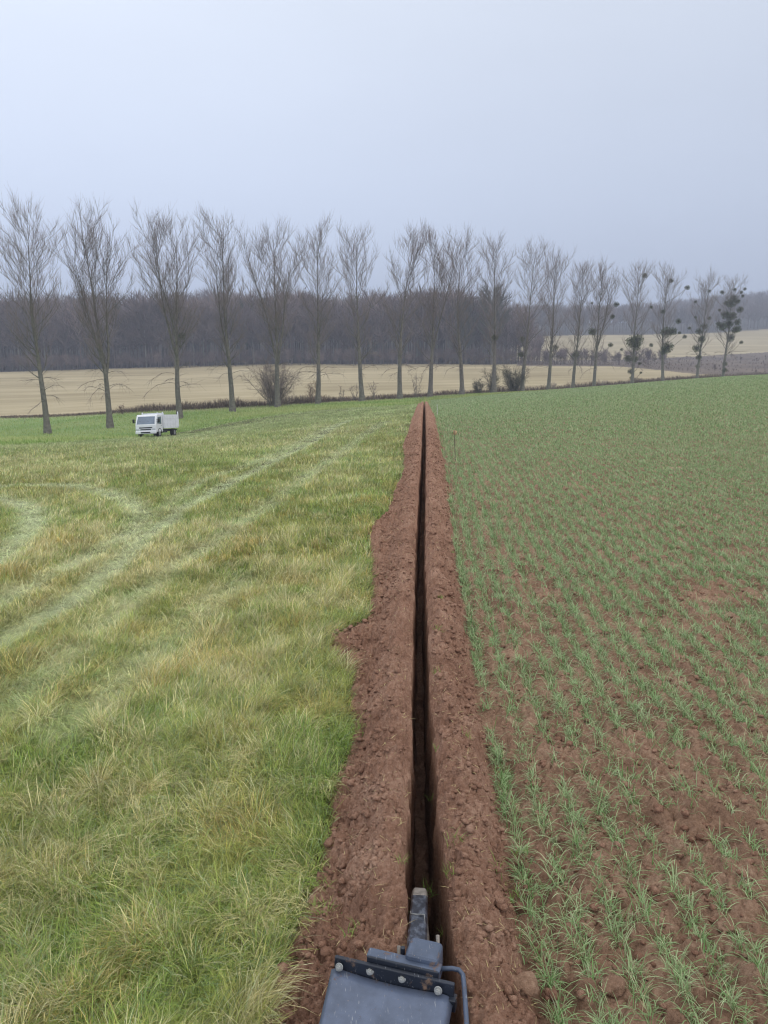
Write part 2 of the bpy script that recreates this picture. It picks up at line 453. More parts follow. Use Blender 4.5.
# pressed wheel tracks in the pasture
def world_line(pts): return np.array([ground(*p) for p in pts])
TRACKS = [(world_line([(-60,680),(33,628),(73,603),(110,573),(143,540),(187,507),(220,490),(262,468),(310,443),(352,420)]), .17, 1.0),
          (world_line([(-40,625),(0,607),(60,575),(100,552),(140,533)]), .16, .8),
          (world_line([(95,640),(127,607),(167,577),(215,545),(262,512),(320,468),(385,422)]), .16, .6),
          (world_line([(140,530),(197,484),(256,463),(300,443),(340,424)]), .16, .65),
          (world_line([(-60,500),(-20,498),(12,502),(30,510),(34,522),(22,542),(0,560),(-40,590)]), .22, 1.0),
          (world_line([(-30,487),(30,486),(67,487),(100,492),(127,502),(141,514),(141,527),(125,538)]), .22, .9),
          (world_line([(60,740),(120,690),(175,640),(240,585)]), .2, .45),
          (world_line([(-60,760),(20,705),(70,660)]), .2, .5)]
def track(X, Y):
    best = np.zeros(X.shape)
    for P, w, k in TRACKS:
        d = np.full(X.shape, 1e9)
        for a, b in zip(P[:-1], P[1:]):
            ab = b - a; t = np.clip(((X - a[0]) * ab[0] + (Y - a[1]) * ab[1]) / (ab @ ab), 0, 1)
            d = np.minimum(d, np.hypot(X - a[0] - t * ab[0], Y - a[1] - t * ab[1]))
        ww = w + .004 * Y
        best = np.maximum(best, k * np.clip(1.35 - d / ww, 0, 1))
    return best * (.6 + .7 * fbm(X * 2, Y * 1.2, 71, 3)).clip(0, 1)

C = lambda *a: np.array(a, float)
GREEN1, GREEN2, OLIVE, STRAW, PALE, RUST, BLUEG = C(.14, .26, .05), C(.33, .44, .10), C(.47, .47, .14), C(.74, .62, .29), C(.74, .73, .44), C(.55, .42, .10), C(.38, .49, .28)
def mixc(a, b, t): t = np.asarray(t)[:, None]; return a * (1 - t) + b * t

def grass_field():
    acc = Acc(); rng = RNG
    def zone(y0, y1, dens0, per, nseg, wmul, lmul, k0=5.0, tuft=True):
        # tuft centres
        ys = np.linspace(y0, y1, 400); D = dens0 / (1 + (ys / k0) ** 2)
        wid = .56 * ys + 1.6; pdf = D * wid; tot = np.trapz(pdf, ys); n = int(tot / per)
        cdf = np.cumsum(pdf); cdf /= cdf[-1]
        Yt = np.interp(rng.random(n), cdf, ys)
        left = -.56 * Yt - .6; rightx = xt(Yt) + sl(Yt)
        Xt_ = left + (rightx - left) * rng.random(n)
        ok = Yt < lush_line(Xt_ / np.maximum(Yt, 5)) * 1.04
        Xt_, Yt = Xt_[ok], Yt[ok]; n = len(Yt)
        X = np.repeat(Xt_, per); Y = np.repeat(Yt, per); m = len(X)
        rad = (.030 + .011 * np.minimum(Y, 30)) * np.sqrt(rng.random(m)) * np.repeat(.6 + 1.3 * rng.random(n), per) * (1.15 if tuft else 3); a = rng.random(m) * 2 * PI
        X += rad * np.cos(a); Y += rad * np.sin(a)
        keep = X < xt(Y) + sl(Y) + .03
        tid = np.repeat(np.arange(n), per)[keep]; X = X[keep]; Y = Y[keep]; rad = rad[keep]; a = a[keep]; m = len(X)
        tr = track(X, Y)
        ca = fbm(X * 1.9, Y * 1.4, 81, 4); cb = fbm(X * 4.5 + 9, Y * 3.4, 82, 3); cc = fbm(X * .35, Y * .25, 83, 3)
        tl = (.55 + 1.05 * rng.random(n) ** 1.4)[tid] if tuft else (.35 + .4 * rng.random(n))[tid]           # tuft size
        tcol = rng.random(n)[tid]; hue2 = rng.random(n)[tid]
        # laying direction: combed by wind, a swirl per patch
        flow = -.6 + 5.0 * (fbm(X * .7, Y * .6, 84, 2) - .5) + 1.5 * (tcol - .5)
        tang = (rng.normal(0, .9, n))[tid]; combed = (rng.random(n) < .68)[tid]
        ang = np.where(combed, flow + tang + rng.normal(0, .30 if tuft else .8, m), a + rng.normal(0, .35, m))
        th0 = np.abs(rng.normal(.35, .16, m) + (rng.random(n) * .5)[tid] * combed) + .8 * tr; bend = np.abs((rng.normal(1.15, .4, n))[tid] + rng.normal(0, .2, m))
        L = (.045 + .105 * rng.random(m) ** 1.3) * tl * (.55 + .9 * cb) * (1 - .25 * tr) * lmul
        W = (.0015 + .0022 * rng.random(m)) * (1 + .17 * Y) * wmul * (.75 if nseg > 2 else 1)
        nearsoil = np.clip(1 - (xt(Y) + sl(Y) - X) / .45, 0, 1)
        green = np.clip((ca - .5) * 3.0 + .42 + .25 * nearsoil + 1.3 * (tcol - .5), 0, 1)
        straw = np.clip(.42 + 1.3 * (cc - .5) + 1.6 * (cb - .5) - .12 * nearsoil + 1.1 * (hue2 - .5), 0, 1)
        base = mixc(OLIVE[None], GREEN2[None], green)
        r = rng.random(m)
        base = np.where((r < .22)[:, None], mixc(GREEN1[None], BLUEG[None], rng.random(m)), base)
        isS = rng.random(m) < np.clip((straw - .5) * 1.9 + .42, .04, .92); base = np.where(isS[:, None], mixc(STRAW[None], PALE[None], rng.random(m)), base)
        rust = rng.random(m) < np.clip((fbm(X * 2 + 4, Y * 2, 86, 2) - .54) * 1.8, 0, .4) * np.clip(1.4 - Y / 30, 0, 1); base = np.where(rust[:, None], mixc(RUST[None], STRAW[None], rng.random(m)), base)
        base = mixc(base, C(.70, .76, .46)[None], np.clip(tr * .75, 0, .75))
        fg = np.clip((Y - 10) / 40, 0, 1) * .65; base = mixc(base, C(.40, .50, .23)[None], fg)
        base = base * ((.62 + .6 * rng.random(m)) * (.70 + .75 * rng.random(n) ** 1.2)[tid])[:, None]
        lump = .07 * (fbm(X * 1.2, Y * 1.2, 51, 3) - .5)
        mound = (.055 * (1 - (rad / (rad.max() + 1e-6)) ** 2) if tuft else 0) * np.clip(1.3 - Y / 20, .2, 1)
        Zb = terr(X, Y) + lump - .012 + mound
        P = np.stack([X, Y, Zb], -1)
        acc.add(*make_blades(P, ang, th0, bend, L, W, base, nseg))
    zone(2.2, 9.0, 16000, 8, 3, .9, 1.0, 5.2, False)
    zone(2.2, 9.0, 36000, 42, 4, .85, 1.05, 5.2)
    zone(8.8, 26, 9000, 6, 2, .95, 1.0, 5.0, False)
    zone(8.8, 26, 27000, 28, 2, .95, 1.05, 5.2)
    zone(25, 98, 22000, 14, 2, .95, 1.0, 5.2)
    return acc.obj('grass', M['blade'])
tag(grass_field(), 'rough tufted pasture grass, part green part straw coloured, with pale wheel tracks', 'grass', kind='stuff')

def crop_plants():
    acc = Acc(); rng = RNG
    def zone(y0, y1, step, per, nseg, wk, gap):
        rows = np.arange(.50, .62 * y1 + 4, .18); Xs = []; Ys = []
        for s in rows:
            a0 = max(y0, (s - 3.0) / .60); 
            if a0 >= y1: continue
            yv = a0; ys = []
            n = int((y1 - a0) / step(.5 * (a0 + y1)) * 1.6) + 4
            # spacing grows with distance
            t = np.arange(n); 
            g = np.empty(n); g[0] = a0
            for i in range(1, n):
                g[i] = g[i - 1] + step(g[i - 1])
                if g[i] > y1: g = g[:i]; break
            g = g + rng.normal(0, .4, len(g)) * step(y0)
            Xs.append(np.full(len(g), s)); Ys.append(g)
        S = np.concatenate(Xs); Y = np.concatenate(Ys)
        S = S + rng.normal(0, .021, len(S)) + (rng.random(len(S)) < .10) * rng.normal(0, .06, len(S)) + .03 * (fbm(S * 2, Y * .7, 91, 2) - .5)
        keep = (S > sr(Y) - .01) & (rng.random(len(S)) < np.clip((fbm(S * 2.6, Y * 2.2, 92, 3) - .33) * gap * .8 + .32 + np.clip((Y - 5) / 13, 0, .85), .14, 1)) 
        X = xt(Y) + S
        keep &= (Y < 128) & (X < .56 * Y + 1.6)
        S, Y, X = S[keep], Y[keep], X[keep]; n = len(S)
        size = .5 + .8 * rng.random(n); hue = rng.random(n)
        S = np.repeat(S, per); Y = np.repeat(Y, per); X = np.repeat(X, per); size = np.repeat(size, per); hue = np.repeat(hue, per); m = len(S)
        j = .010 + .003 * np.minimum(Y, 40); X = X + rng.normal(0, .6, m) * j; Y = Y + rng.normal(0, 1, m) * j * 1.6; S = X - xt(Y)
        ang = rng.random(m) * 2 * PI
        th0 = np.abs(rng.normal(.5, .32, m)); bend = np.abs(rng.normal(1.45, .55, m))
        L = (.05 + .085 * rng.random(m)) * size
        W = (.0024 + .0020 * rng.random(m)) * wk(Y)
        c = mixc(C(.10, .24, .045)[None], C(.46, .55, .30)[None], (rng.random(m) * .7 + hue * .4).clip(0, 1))
        dead = rng.random(m) < .12; c = np.where(dead[:, None], mixc(C(.42, .36, .2)[None], C(.3, .33, .2)[None], rng.random(m)), c)
        c = c * (.75 + .5 * rng.random(m))[:, None]
        fade = np.clip(1.4 - Y / 60, .25, 1)
        Zb = terr(X, Y) + field_h(S, Y) * fade - .006
        acc.add(*make_blades(np.stack([X, Y, Zb], -1), ang, th0, bend, L, W, c, nseg))
    zone(2.2, 9, lambda y: .019, 13, 4, lambda y: 1 + .08 * y, 3.4)
    zone(9, 24, lambda y: .021 + .0022 * (y - 9), 12, 3, lambda y: 1 + .10 * y, 3.4)
    zone(24, 128, lambda y: .050 + .0030 * (y - 24), 8, 2, lambda y: 1 + .17 * y, 4.0)
    return acc.obj('young_wheat', M['wheat'])
tag(crop_plants(), 'young green wheat seedlings in drilled rows on brown soil', 'crop', kind='stuff')

# meadow grass under the poplars and the verge
def meadow_grass():
    acc = Acc(); rng = RNG; n = 60000
    u = rng.uniform(-.56, .5, n); y0 = np.where(u < .06, lush_line(u), np.interp(u, [.06, .2, .5], [100, 118, 128])); y1 = hedge_y(u)
    Y = y0 + (y1 - y0) * rng.random(n); X = u * Y
    c = mixc(C(.25, .37, .09)[None], C(.46, .48, .20)[None], np.clip(fbm(X / 9, Y / 5, 95, 3) * 1.6 - .4 + .4 * (rng.random(n) - .5), 0, 1))
    pale = np.exp(-((Y - hedge_y(u) + 3) / 3.0) ** 2) * .8; c = mixc(c, C(.48, .42, .27)[None], np.clip(pale * rng.random(n) * 1.4, 0, .9))
    P = np.stack([X, Y, terr(X, Y) - .02], -1)
    acc.add(*make_blades(P, rng.random(n) * 2 * PI, np.abs(rng.normal(.3, .2, n)), np.full(n, .7), .12 + .25 * rng.random(n), .04 + .05 * rng.random(n), c, 2))
    return acc.obj('meadow_grass', M['blade'])
tag(meadow_grass(), 'short greener grass of the meadow strip around the poplar feet', 'grass', kind='stuff')

# ragged grass, straw and sprigs lying on the thrown soil
def litter():
    acc = Acc(); rng = RNG; n = 2600
    Y = 2.4 * np.exp(rng.random(n) * math.log(30 / 2.4)); a = sl(Y); b = sr(Y)
    s = a + (b - a) * rng.random(n); X = xt(Y) + s
    Z = terr(X, Y) + soil_h(s, Y) + .004
    k = np.abs(s) > .09; X, Y, Z, s = X[k], Y[k], Z[k], s[k]; n = len(X)
    c = mixc(STRAW[None] * .9, C(.35, .24, .15)[None], rng.random(n))
    acc.add(*make_blades(np.stack([X, Y, Z], -1), rng.random(n) * 2 * PI, np.full(n, 1.35), np.full(n, .3), .02 + .05 * rng.random(n), .0015 + .0005 * Y, c, 2))
    # green sprigs: edges of the trench and toe of the banks
    spots = [(452, 560), (360, 745), (438, 660), (360, 742), (433, 780), (428, 868), (436, 700), (322, 900), (318, 925), (326, 930), (352, 962), (448, 910), (405, 905), (466, 760), (500, 890), (520, 860), (515, 905), (455, 880), (440, 620), (505, 780)]
    for px, py in spots:
        X0, Y0 = ground(px, py); m = 22
        X = X0 + rng.normal(0, .02, m); Y = Y0 + rng.normal(0, .02, m); s = X - xt(Y)
        Z = terr(X, Y) + np.maximum(np.where((s > sl(Y)) & (s < sr(Y)), soil_h(s, Y), field_h(s, Y)), -.15) - .004
        c = mixc(GREEN1[None] * 1.1, GREEN2[None], rng.random(m))
        acc.add(*make_blades(np.stack([X, Y, Z], -1), rng.random(m) * 2 * PI, rng.uniform(.3, .9, m), rng.uniform(.5, 1.3, m), .03 + .06 * rng.random(m), np.full(m, .0035), c, 2))
    return acc.obj('straw_litter', M['blade'])
tag(litter(), 'bits of straw and green sprigs lying on the fresh soil banks', 'plant litter', kind='stuff')

# loose crumbs of soil
def ico(sub=1):
    import bmesh
    bm = bmesh.new(); bmesh.ops.create_icosphere(bm, subdivisions=sub, radius=1)
    v = np.array([x.co[:] for x in bm.verts]); f = np.array([[q.index for q in x.verts] for x in bm.faces]); bm.free(); return v, f
ICO1, ICO2, ICO3 = ico(1), ico(2), ico(3)
def lumpy(base, seed, amp=.35, flat=.7):
    v, f = base; r = 1 + amp * (fbm(v[:, 0] * 1.3 + v[:, 2] * 2.1 + seed * 7.7, v[:, 1] * 1.3 - v[:, 2] * 1.2, seed, 3) - .5) * 2
    w = v * r[:, None]; w[:, 2] *= flat; return w, f
def crumbs():
    acc = Acc(); rng = RNG; shapes = [lumpy(ICO1, 100 + i, .9, .7) for i in range(10)]; n = 14000
    Y = 2.3 * np.exp(rng.random(n) ** .8 * math.log(26 / 2.3)); a = sl(Y); b = sr(Y)
    s = a + (b - a) * np.where(rng.random(n) < .5, rng.random(n), np.where(rng.random(n) < .5, rng.random(n) * .35, 1 - rng.random(n) * .3))
    bed = rng.random(n) < .45; s = np.where(bed, b + rng.random(n) * (.56 * Y), s)
    k = np.abs(s) > .10; Y, s, a, b, bed = Y[k], s[k], a[k], b[k], bed[k]; X = xt(Y) + s
    Z = terr(X, Y) + np.where(s < b, soil_h(s, Y, a, b), field_h(s, Y) * np.clip(1.4 - Y / 60, .25, 1))
    r = .004 + .020 * rng.random(len(X)) ** 4.0 + .0006 * Y
    for i, (v, f) in enumerate(shapes):
        q = np.arange(i, len(X), 10); m = len(q); ang = rng.random(m) * 2 * PI; ca, sa = np.cos(ang)[:, None], np.sin(ang)[:, None]
        rr = r[q][:, None] * rng.uniform(.7, 1.3, (m, 1))
        vx = (v[None, :, 0] * ca - v[None, :, 1] * sa) * rr + X[q][:, None]; vy = (v[None, :, 0] * sa + v[None, :, 1] * ca) * rr + Y[q][:, None]
        vz = v[None, :, 2] * rr + Z[q][:, None] + rr * .25
        acc.add(np.stack([vx, vy, vz], -1).reshape(-1, 3), (np.arange(m)[:, None, None] * len(v) + f[None]).reshape(-1, 3))
    return acc.obj('soil_crumbs', M['soil'])
tag(crumbs(), 'loose crumbs of soil scattered over the banks and the seed bed', 'soil crumbs', kind='stuff')

# a few clods big enough to pick up
def clod(px, py, r, seed, label, flat=.7, mat='bed'):
    X, Y = ground(px, py); s = X - float(xt(Y)); Z = float(terr(X, Y)) + (float(field_h(s, Y)) if s > float(sr(Y)) else float(soil_h(s, Y)))
    v, f = lumpy(ICO3, seed, .55, flat); o = mesh_np('soil_clod', v * r, f, M[mat], smooth=True)
    o.location = (X, Y, Z + r * .18); o.rotation_euler = (0, 0, seed * 1.3)
    tag(o, label, 'clod', 'larger clods in the young wheat')
clod(613, 996, .050, 3, 'largest pale smooth clod, low between the wheat rows near the bottom edge', .75)
clod(640, 935, .036, 5, 'rounded brown clod beside a wheat row above the largest clod', .7)
clod(726, 933, .040, 8, 'brown clod under the wheat leaves towards the right edge', .6)
clod(520, 1016, .060, 11, 'broad pale clod at the bottom edge beside the plough guard rod', .45)
clod(497, 926, .034, 14, 'dark clod at the toe of the right soil bank', .8, 'soil')
clod(503, 905, .028, 15, 'smaller of two clods at the toe of the right soil bank', .8, 'soil')
clod(712, 960, .030, 18, 'small clod beside a bare patch in the lower right rows', .7)

# ------------------------------------------------------------------ woody plants
class Wood:
    """collects tapered tubes by number of points"""
    def __init__(s): s.g = {}
    def add(s, pts, rad, k=4): s.g.setdefault((len(pts), k), []).append((pts, rad))
    def build(s, name, mat, parent=None, link=True):
        acc = Acc()
        for (n, k), L in s.g.items():
            P = np.array([p for p, r in L], float); R = np.array([r for p, r in L], float)
            d = P[:, -1] - P[:, 0]; d /= np.linalg.norm(d, axis=1)[:, None] + 1e-9
            ref = np.where((np.abs(d[:, 2]) > .9)[:, None], np.array([[1., 0, 0]]), np.array([[0, 0, 1.]]))
            a = np.cross(d, ref); a /= np.linalg.norm(a, axis=1)[:, None]; b = np.cross(d, a)
            th = np.arange(k) * 2 * PI / k
            ring = a[:, None, None] * np.cos(th)[None, None, :, None] + b[:, None, None] * np.sin(th)[None, None, :, None]
            Vt = P[:, :, None] + ring * R[:, :, None, None]
            i = np.arange(n - 1)[:, None] * k + np.arange(k)[None]; j = np.arange(n - 1)[:, None] * k + (np.arange(k)[None] + 1) % k
            q = np.stack([i, j, j + k, i + k], -1).reshape(-1, 4)
            T = (np.arange(len(L))[:, None, None] * n * k + q[None]).reshape(-1, 4)
            acc.add(Vt.reshape(-1, 3), T)
        return mesh_np(name, np.concatenate(acc.v), np.concatenate(acc.f), mat, smooth=True, parent=parent, link=link)

def unit(v): return v / (np.linalg.norm(v) + 1e-9)
def limb(p, d, L, n, up, jit, rng):
    pts = [p]; d = unit(d)
    for i in range(n):
        d = unit(d + np.array([0, 0, up]) + rng.normal(0, jit, 3)); pts.append(pts[-1] + d * L / n)
    return np.array(pts)

def lerp_on(pts, t):
    x = t * (len(pts) - 1); i = min(int(x), len(pts) - 2); return pts[i] + (pts[i + 1] - pts[i]) * (x - i), unit(pts[i + 1] - pts[i])

def poplar(root, Hh, seed, forks, lean=0.0, width=1.0):
    rng = np.random.default_rng(seed)
    trunk = Wood(); crown = Wood(); br = Wood()
    n = 14; pts = [np.zeros(3)]; d = np.array([lean, 0, 1.])
    for i in range(n):
        d = unit(d + np.array([-.04 * lean, 0, .1]) + rng.normal(0, .03, 3)); pts.append(pts[-1] + d * Hh * .93 / n)
    main = np.array(pts); r0 = Hh * .0150
    rad = np.interp(np.linspace(0, 1, n + 1), [0, .04, .3, .5, .75, 1], [r0 * 1.3, r0, r0 * .66, r0 * .34, r0 * .14, .012]); rad[0] = r0 * 1.45
    trunk.add(main, rad, 8)
    stems = [(main, rad, .24)]
    for k in range(forks):
        t = rng.uniform(.26, .40); p, dd = lerp_on(main, t); a = [0, PI][(k + seed) % 2] + rng.normal(0, .6); w = rng.uniform(.15, .25)
        st = limb(p, np.array([math.cos(a) * w, math.sin(a) * w, 1]), Hh * (.90 - t) * rng.uniform(.84, .98), 10, .05, .05, rng)
        rr = np.interp(np.linspace(0, 1, 11), [0, .4, 1], [r0 * .48, r0 * .25, .012]); trunk.add(st, rr, 6); stems.append((st, rr, .10))
    def twigs(p2, d2, L):
        a2 = rng.random() * 2 * PI
        tw = limb(p2, d2 + np.array([math.cos(a2), math.sin(a2), .15]) * .5, L, 3, .16, .12, rng)
        crown.add(tw, [.0090, .0075, .006, .004], 3)
        return tw
    def secondary(ln, rb0, t0, cnt, Lf):
        for q in range(cnt):
            t = t0 + (1 - t0) * (q + rng.random()) / cnt
            p, dd = lerp_on(ln, min(t, .99)); a = rng.random() * 2 * PI
            side = np.array([math.cos(a), math.sin(a), 0]); L = Lf * (1.15 - .6 * t) * rng.uniform(.5, 1.2)
            sb = limb(p, dd * .8 + side * .5, L, 4, .13, .10, rng); rb = max(.013, rb0 * (1 - t) * .55)
            br.add(sb, np.linspace(rb, .008, 5), 3)
            for w in range(int(3 + L * 2.5)):
                p2, d2 = lerp_on(sb, min(rng.uniform(.15, 1), .99)); twigs(p2, d2, rng.uniform(.6, 1.7))
    for si, (st, rr, t0) in enumerate(stems):
        nl = 44 if si == 0 and forks == 0 else (32 if si == 0 else 17)
        for q in range(nl):
            t = t0 + (.96 - t0) * ((q + rng.random()) / nl) ** .95
            p, dd = lerp_on(st, t); a = rng.random() * 2 * PI; hp = p[2] / Hh; Hleft = Hh - p[2]
            L = min(Hleft * .92, Hh * float(np.interp(hp, [.2, .36, .48, .6, .75, .9], [.09, .17, .24, .25, .21, .15]))) * rng.uniform(.55, 1.1) + .6
            spread = rng.uniform(.45, 1.05) * width * (1.15 - .30 * hp) * (.75 if si else 1)
            lb = limb(p, np.array([math.cos(a) * spread, math.sin(a) * spread, .85]), L, 7, .085, .11, rng)
            rb = max(.022, np.interp(t, np.linspace(0, 1, len(rr)), rr) * rng.uniform(.22, .38))
            br.add(lb, np.linspace(rb, .009, 8), 4)
            secondary(lb, rb, .22, int(2 + L * 1.25), 2.3)
        secondary(st, rr[len(rr) // 2], .5, 12, 2.4)
    for q in range(rng.integers(5, 10)):
        t = rng.uniform(.17, .30); p, dd = lerp_on(main, t); a = rng.random() * 2 * PI
        wl = limb(p, np.array([math.cos(a), math.sin(a), .6]), rng.uniform(1.5, 5.0), 6, -.20, .14, rng)
        br.add(wl, np.linspace(.036, .009, 7), 3)
        for w in range(14):
            p2, d2 = lerp_on(wl, rng.uniform(.3, .99)); tw = limb(p2, d2 + rng.normal(0, .5, 3), rng.uniform(.4, 1.4), 2, -.15, .1, rng)
            crown.add(tw, [.010, .008, .005], 3)
    for q in range(rng.integers(30, 110)):
        t = rng.uniform(.2, .55); p, dd = lerp_on(main, t); a = rng.random() * 2 * PI
        tw = limb(p, np.array([math.cos(a), math.sin(a), .5]), rng.uniform(.4, 1.6), 2, .1, .15, rng); crown.add(tw, [.011, .009, .005], 3)
    trunk.build('trunk', M['bark'], root); br.build('branches', M['bark'], root); crown.build('twigs', M['twig'], root)
    return main

_mist_cache = {}
def mist_mesh(i):
    if i in _mist_cache: return _mist_cache[i]
    rng = np.random.default_rng(900 + i); n = 560
    d = rng.normal(0, 1, (n, 3)); d /= np.linalg.norm(d, axis=1)[:, None]; r = rng.random(n) ** .45
    P = d * r[:, None] * np.array([1, 1, .92]) * (1 + .35 * (fbm(d[:, 0] * 2 + i, d[:, 1] * 2 + d[:, 2], 7 + i, 2) - .5))[:, None]
    a = rng.normal(0, 1, (n, 3)); a /= np.linalg.norm(a, axis=1)[:, None]; a = a * .4 + d; b = np.cross(a, rng.normal(0, 1, (n, 3))); b /= np.linalg.norm(b, axis=1)[:, None]; a /= np.linalg.norm(a, axis=1)[:, None]
    l, w = .17, .040
    V4 = np.stack([P - a * l * .5, P + b * w, P + a * l, P - b * w], 1).reshape(-1, 3); f = (np.arange(n)[:, None] * 4 + np.arange(4)[None])
    c = mixc(C(.045, .065, .020)[None], C(.13, .15, .055)[None], rng.random(n)); c = np.repeat(c, 4, 0)
    # inner stems so the clump is joined
    w_ = Wood()
    for k in range(186):
        e = P[k * 3]; w_.add(np.array([np.zeros(3), e * .5 + rng.normal(0, .05, 3), e]), [.018, .012, .006], 3)
    st = w_.build('tmp', None, link=False); me2 = st.data
    v2 = np.zeros(len(me2.vertices) * 3, np.float32); me2.vertices.foreach_get('co', v2); v2 = v2.reshape(-1, 3)
    f2 = np.zeros(len(me2.loops), np.int32); me2.loops.foreach_get('vertex_index', f2); f2 = f2.reshape(-1, 4)
    bpy.data.objects.remove(st)
    o = mesh_np('mistletoe', np.concatenate([V4, v2]), np.concatenate([f, f2 + len(V4)]), M['mistle'], np.concatenate([c, np.tile(C(.08, .065, .045), (len(v2), 1))]), link=False)
    _mist_cache[i] = o.data; bpy.data.objects.remove(o); return _mist_cache[i]

def mistletoe(root, px, py, rpx, main, k):
    Y = root.location.y; rng = np.random.default_rng(k * 13 + 5); dY = rng.uniform(-.9, .9)
    x, y, z = at(px, py, Y + dY); p = np.array([x, y, z]) - np.array(root.location)
    r = rpx * Y / F * 1.12
    o = bpy.data.objects.new('mistletoe', mist_mesh(k % 5)); COL.objects.link(o); o.parent = root
    o.location = p; o.scale = (r, r, r); o.rotation_euler = (0, 0, k * 1.1)
    # the bough that carries it
    zt = max(1.5, p[2] - 1.2 - .5 * abs(p[0])); i = min(max(zt / main[-1][2], 0.02), .97); q, _ = lerp_on(main, i)
    w = Wood(); mid = (q + p) / 2 + np.array([0, 0, -.25 * min(1.5, abs(p[0]))]); w.add(np.array([q, mid, p]), [.06, .04, .025], 4)
    w.build('bough', M['bark'], root)

# pixel foot, pixel top, forks, label
POP = [
 (48, 435, 201, 1, 'tallest bare poplar, first of the row at the left edge of the view'),
 (110, 427, 205, 2, 'bare poplar with several steep forks, left of the white truck'),
 (180, 420, 211, 2, 'forked bare poplar standing right behind the white truck'),
 (233, 417, 212, 1, 'bare poplar between the truck poplar and the one at the round bush'),
 (278, 410, 222, 2, 'bare poplar growing out of the big round bush'),
 (318, 405, 223, 0, 'slim bare poplar just right of the big round bush, reddish sapling at its foot'),
 (362, 403, 224, 0, 'straight single stemmed bare poplar, second to the right of the round bush'),
 (400, 400, 223, 0, 'bare poplar just left of the far end of the trench'),
 (430, 399, 226, 1, 'bare poplar standing directly in line with the far end of the trench'),
 (462, 397, 230, 0, 'bare poplar between the trench end and the low thicket'),
 (494, 396, 235, 0, 'bare poplar rising from the low thicket in front of the great dark tree'),
 (522, 395, 241, 0, 'bare poplar at the right end of the low thicket, two dark burrs on its stem'),
 (548, 391, 250, 0, 'slender bare poplar with one mistletoe ball low beside its stem'),
 (573, 389, 260, 0, 'slender bare poplar with a dark burr low on its stem, left of the mistletoe trees'),
 (594, 387, 260, 1, 'bare poplar with a few small mistletoe balls on long side boughs'),
 (632, 385, 262, 0, 'bare poplar whose lower trunk is wrapped in dark mistletoe and ivy'),
 (663, 381, 264, 0, 'bare poplar with two large dark mistletoe clumps one above the other'),
 (697, 378, 273, 0, 'thin bare poplar with a chain of mistletoe up its lower stem'),
 (723, 376, 276, 0, 'last poplar of the row, its crown crowded with dark mistletoe')]
c4 = lambda L: [(570 + x / 3.88, 240 + y / 3.88, r / 3.88) for x, y, r in L]
c3 = lambda L: [(380 + x / 3.84, 210 + y / 3.84, r / 3.84) for x, y, r in L]
MIST = {2: [(181.8, 336, 3.6)], 10: c3([(440, 490, 11)]), 11: c3([(540, 555, 10), (547, 495, 10)]), 12: c3([(673, 527, 11)]),
 13: c3([(752, 555, 12)]),
 14: c4([(88, 355, 14), (157, 407, 9), (180, 250, 10), (165, 297, 9), (85, 245, 5), (120, 210, 4)]),
 15: c4([(290, 138, 10), (240, 395, 22), (262, 388, 22), (255, 410, 18), (315, 260, 6), (225, 460, 13), (270, 480, 6), (200, 425, 6), (315, 408, 8), (252, 462, 12), (235, 510, 11), (275, 515, 5), (240, 535, 9)]),
 16: c4([(455, 185, 9), (392, 158, 9), (360, 278, 8), (420, 315, 10), (375, 357, 20), (398, 355, 15), (380, 415, 21), (365, 430, 15), (445, 375, 8), (425, 360, 6)]),
 17: c4([(540, 198, 6), (487, 240, 6), (540, 303, 7), (463, 342, 6), (520, 335, 12), (500, 355, 12), (510, 385, 14), (490, 420, 14), (500, 455, 10), (487, 300, 5), (495, 490, 8)]),
 18: c4([(590, 203, 8), (640, 192, 6), (678, 190, 6), (665, 203, 6), (670, 217, 6), (635, 225, 12), (625, 245, 16), (605, 245, 9), (650, 238, 10), (603, 290, 16), (628, 295, 16), (650, 318, 12), (660, 270, 12), (590, 335, 16), (615, 325, 16), (650, 345, 14), (622, 380, 14), (665, 397, 7), (575, 325, 8), (580, 272, 6), (640, 350, 12), (600, 480, 9), (600, 505, 9)])}
for i, (px, py, top, forks, label) in enumerate(POP):
    Y = 133.2 / (1.152 - (px - 384) / F)
    r = float(ratio(py)); X = (px - 384) / F * Y * (math.cos(PITCH) + r * math.sin(PITCH))
    z = float(terr(X, Y)); ztop = at(px, top, Y)[2]
    root = empty('poplar_tree', (X, Y, z - .15)); tag(root, label, 'tree', 'bare poplars in the row across the valley')
    main = poplar(root, (ztop - z) * .985, 300 + i, forks, lean=[-.0, .02, -.03, 0, 0.03, 0, 0, -.02][i % 8], width=.86 if px > 540 else 1.0)
    for k, (mx_, my_, mr_) in enumerate(MIST.get(i, [])): mistletoe(root, mx_, my_, mr_, main, i * 31 + k)

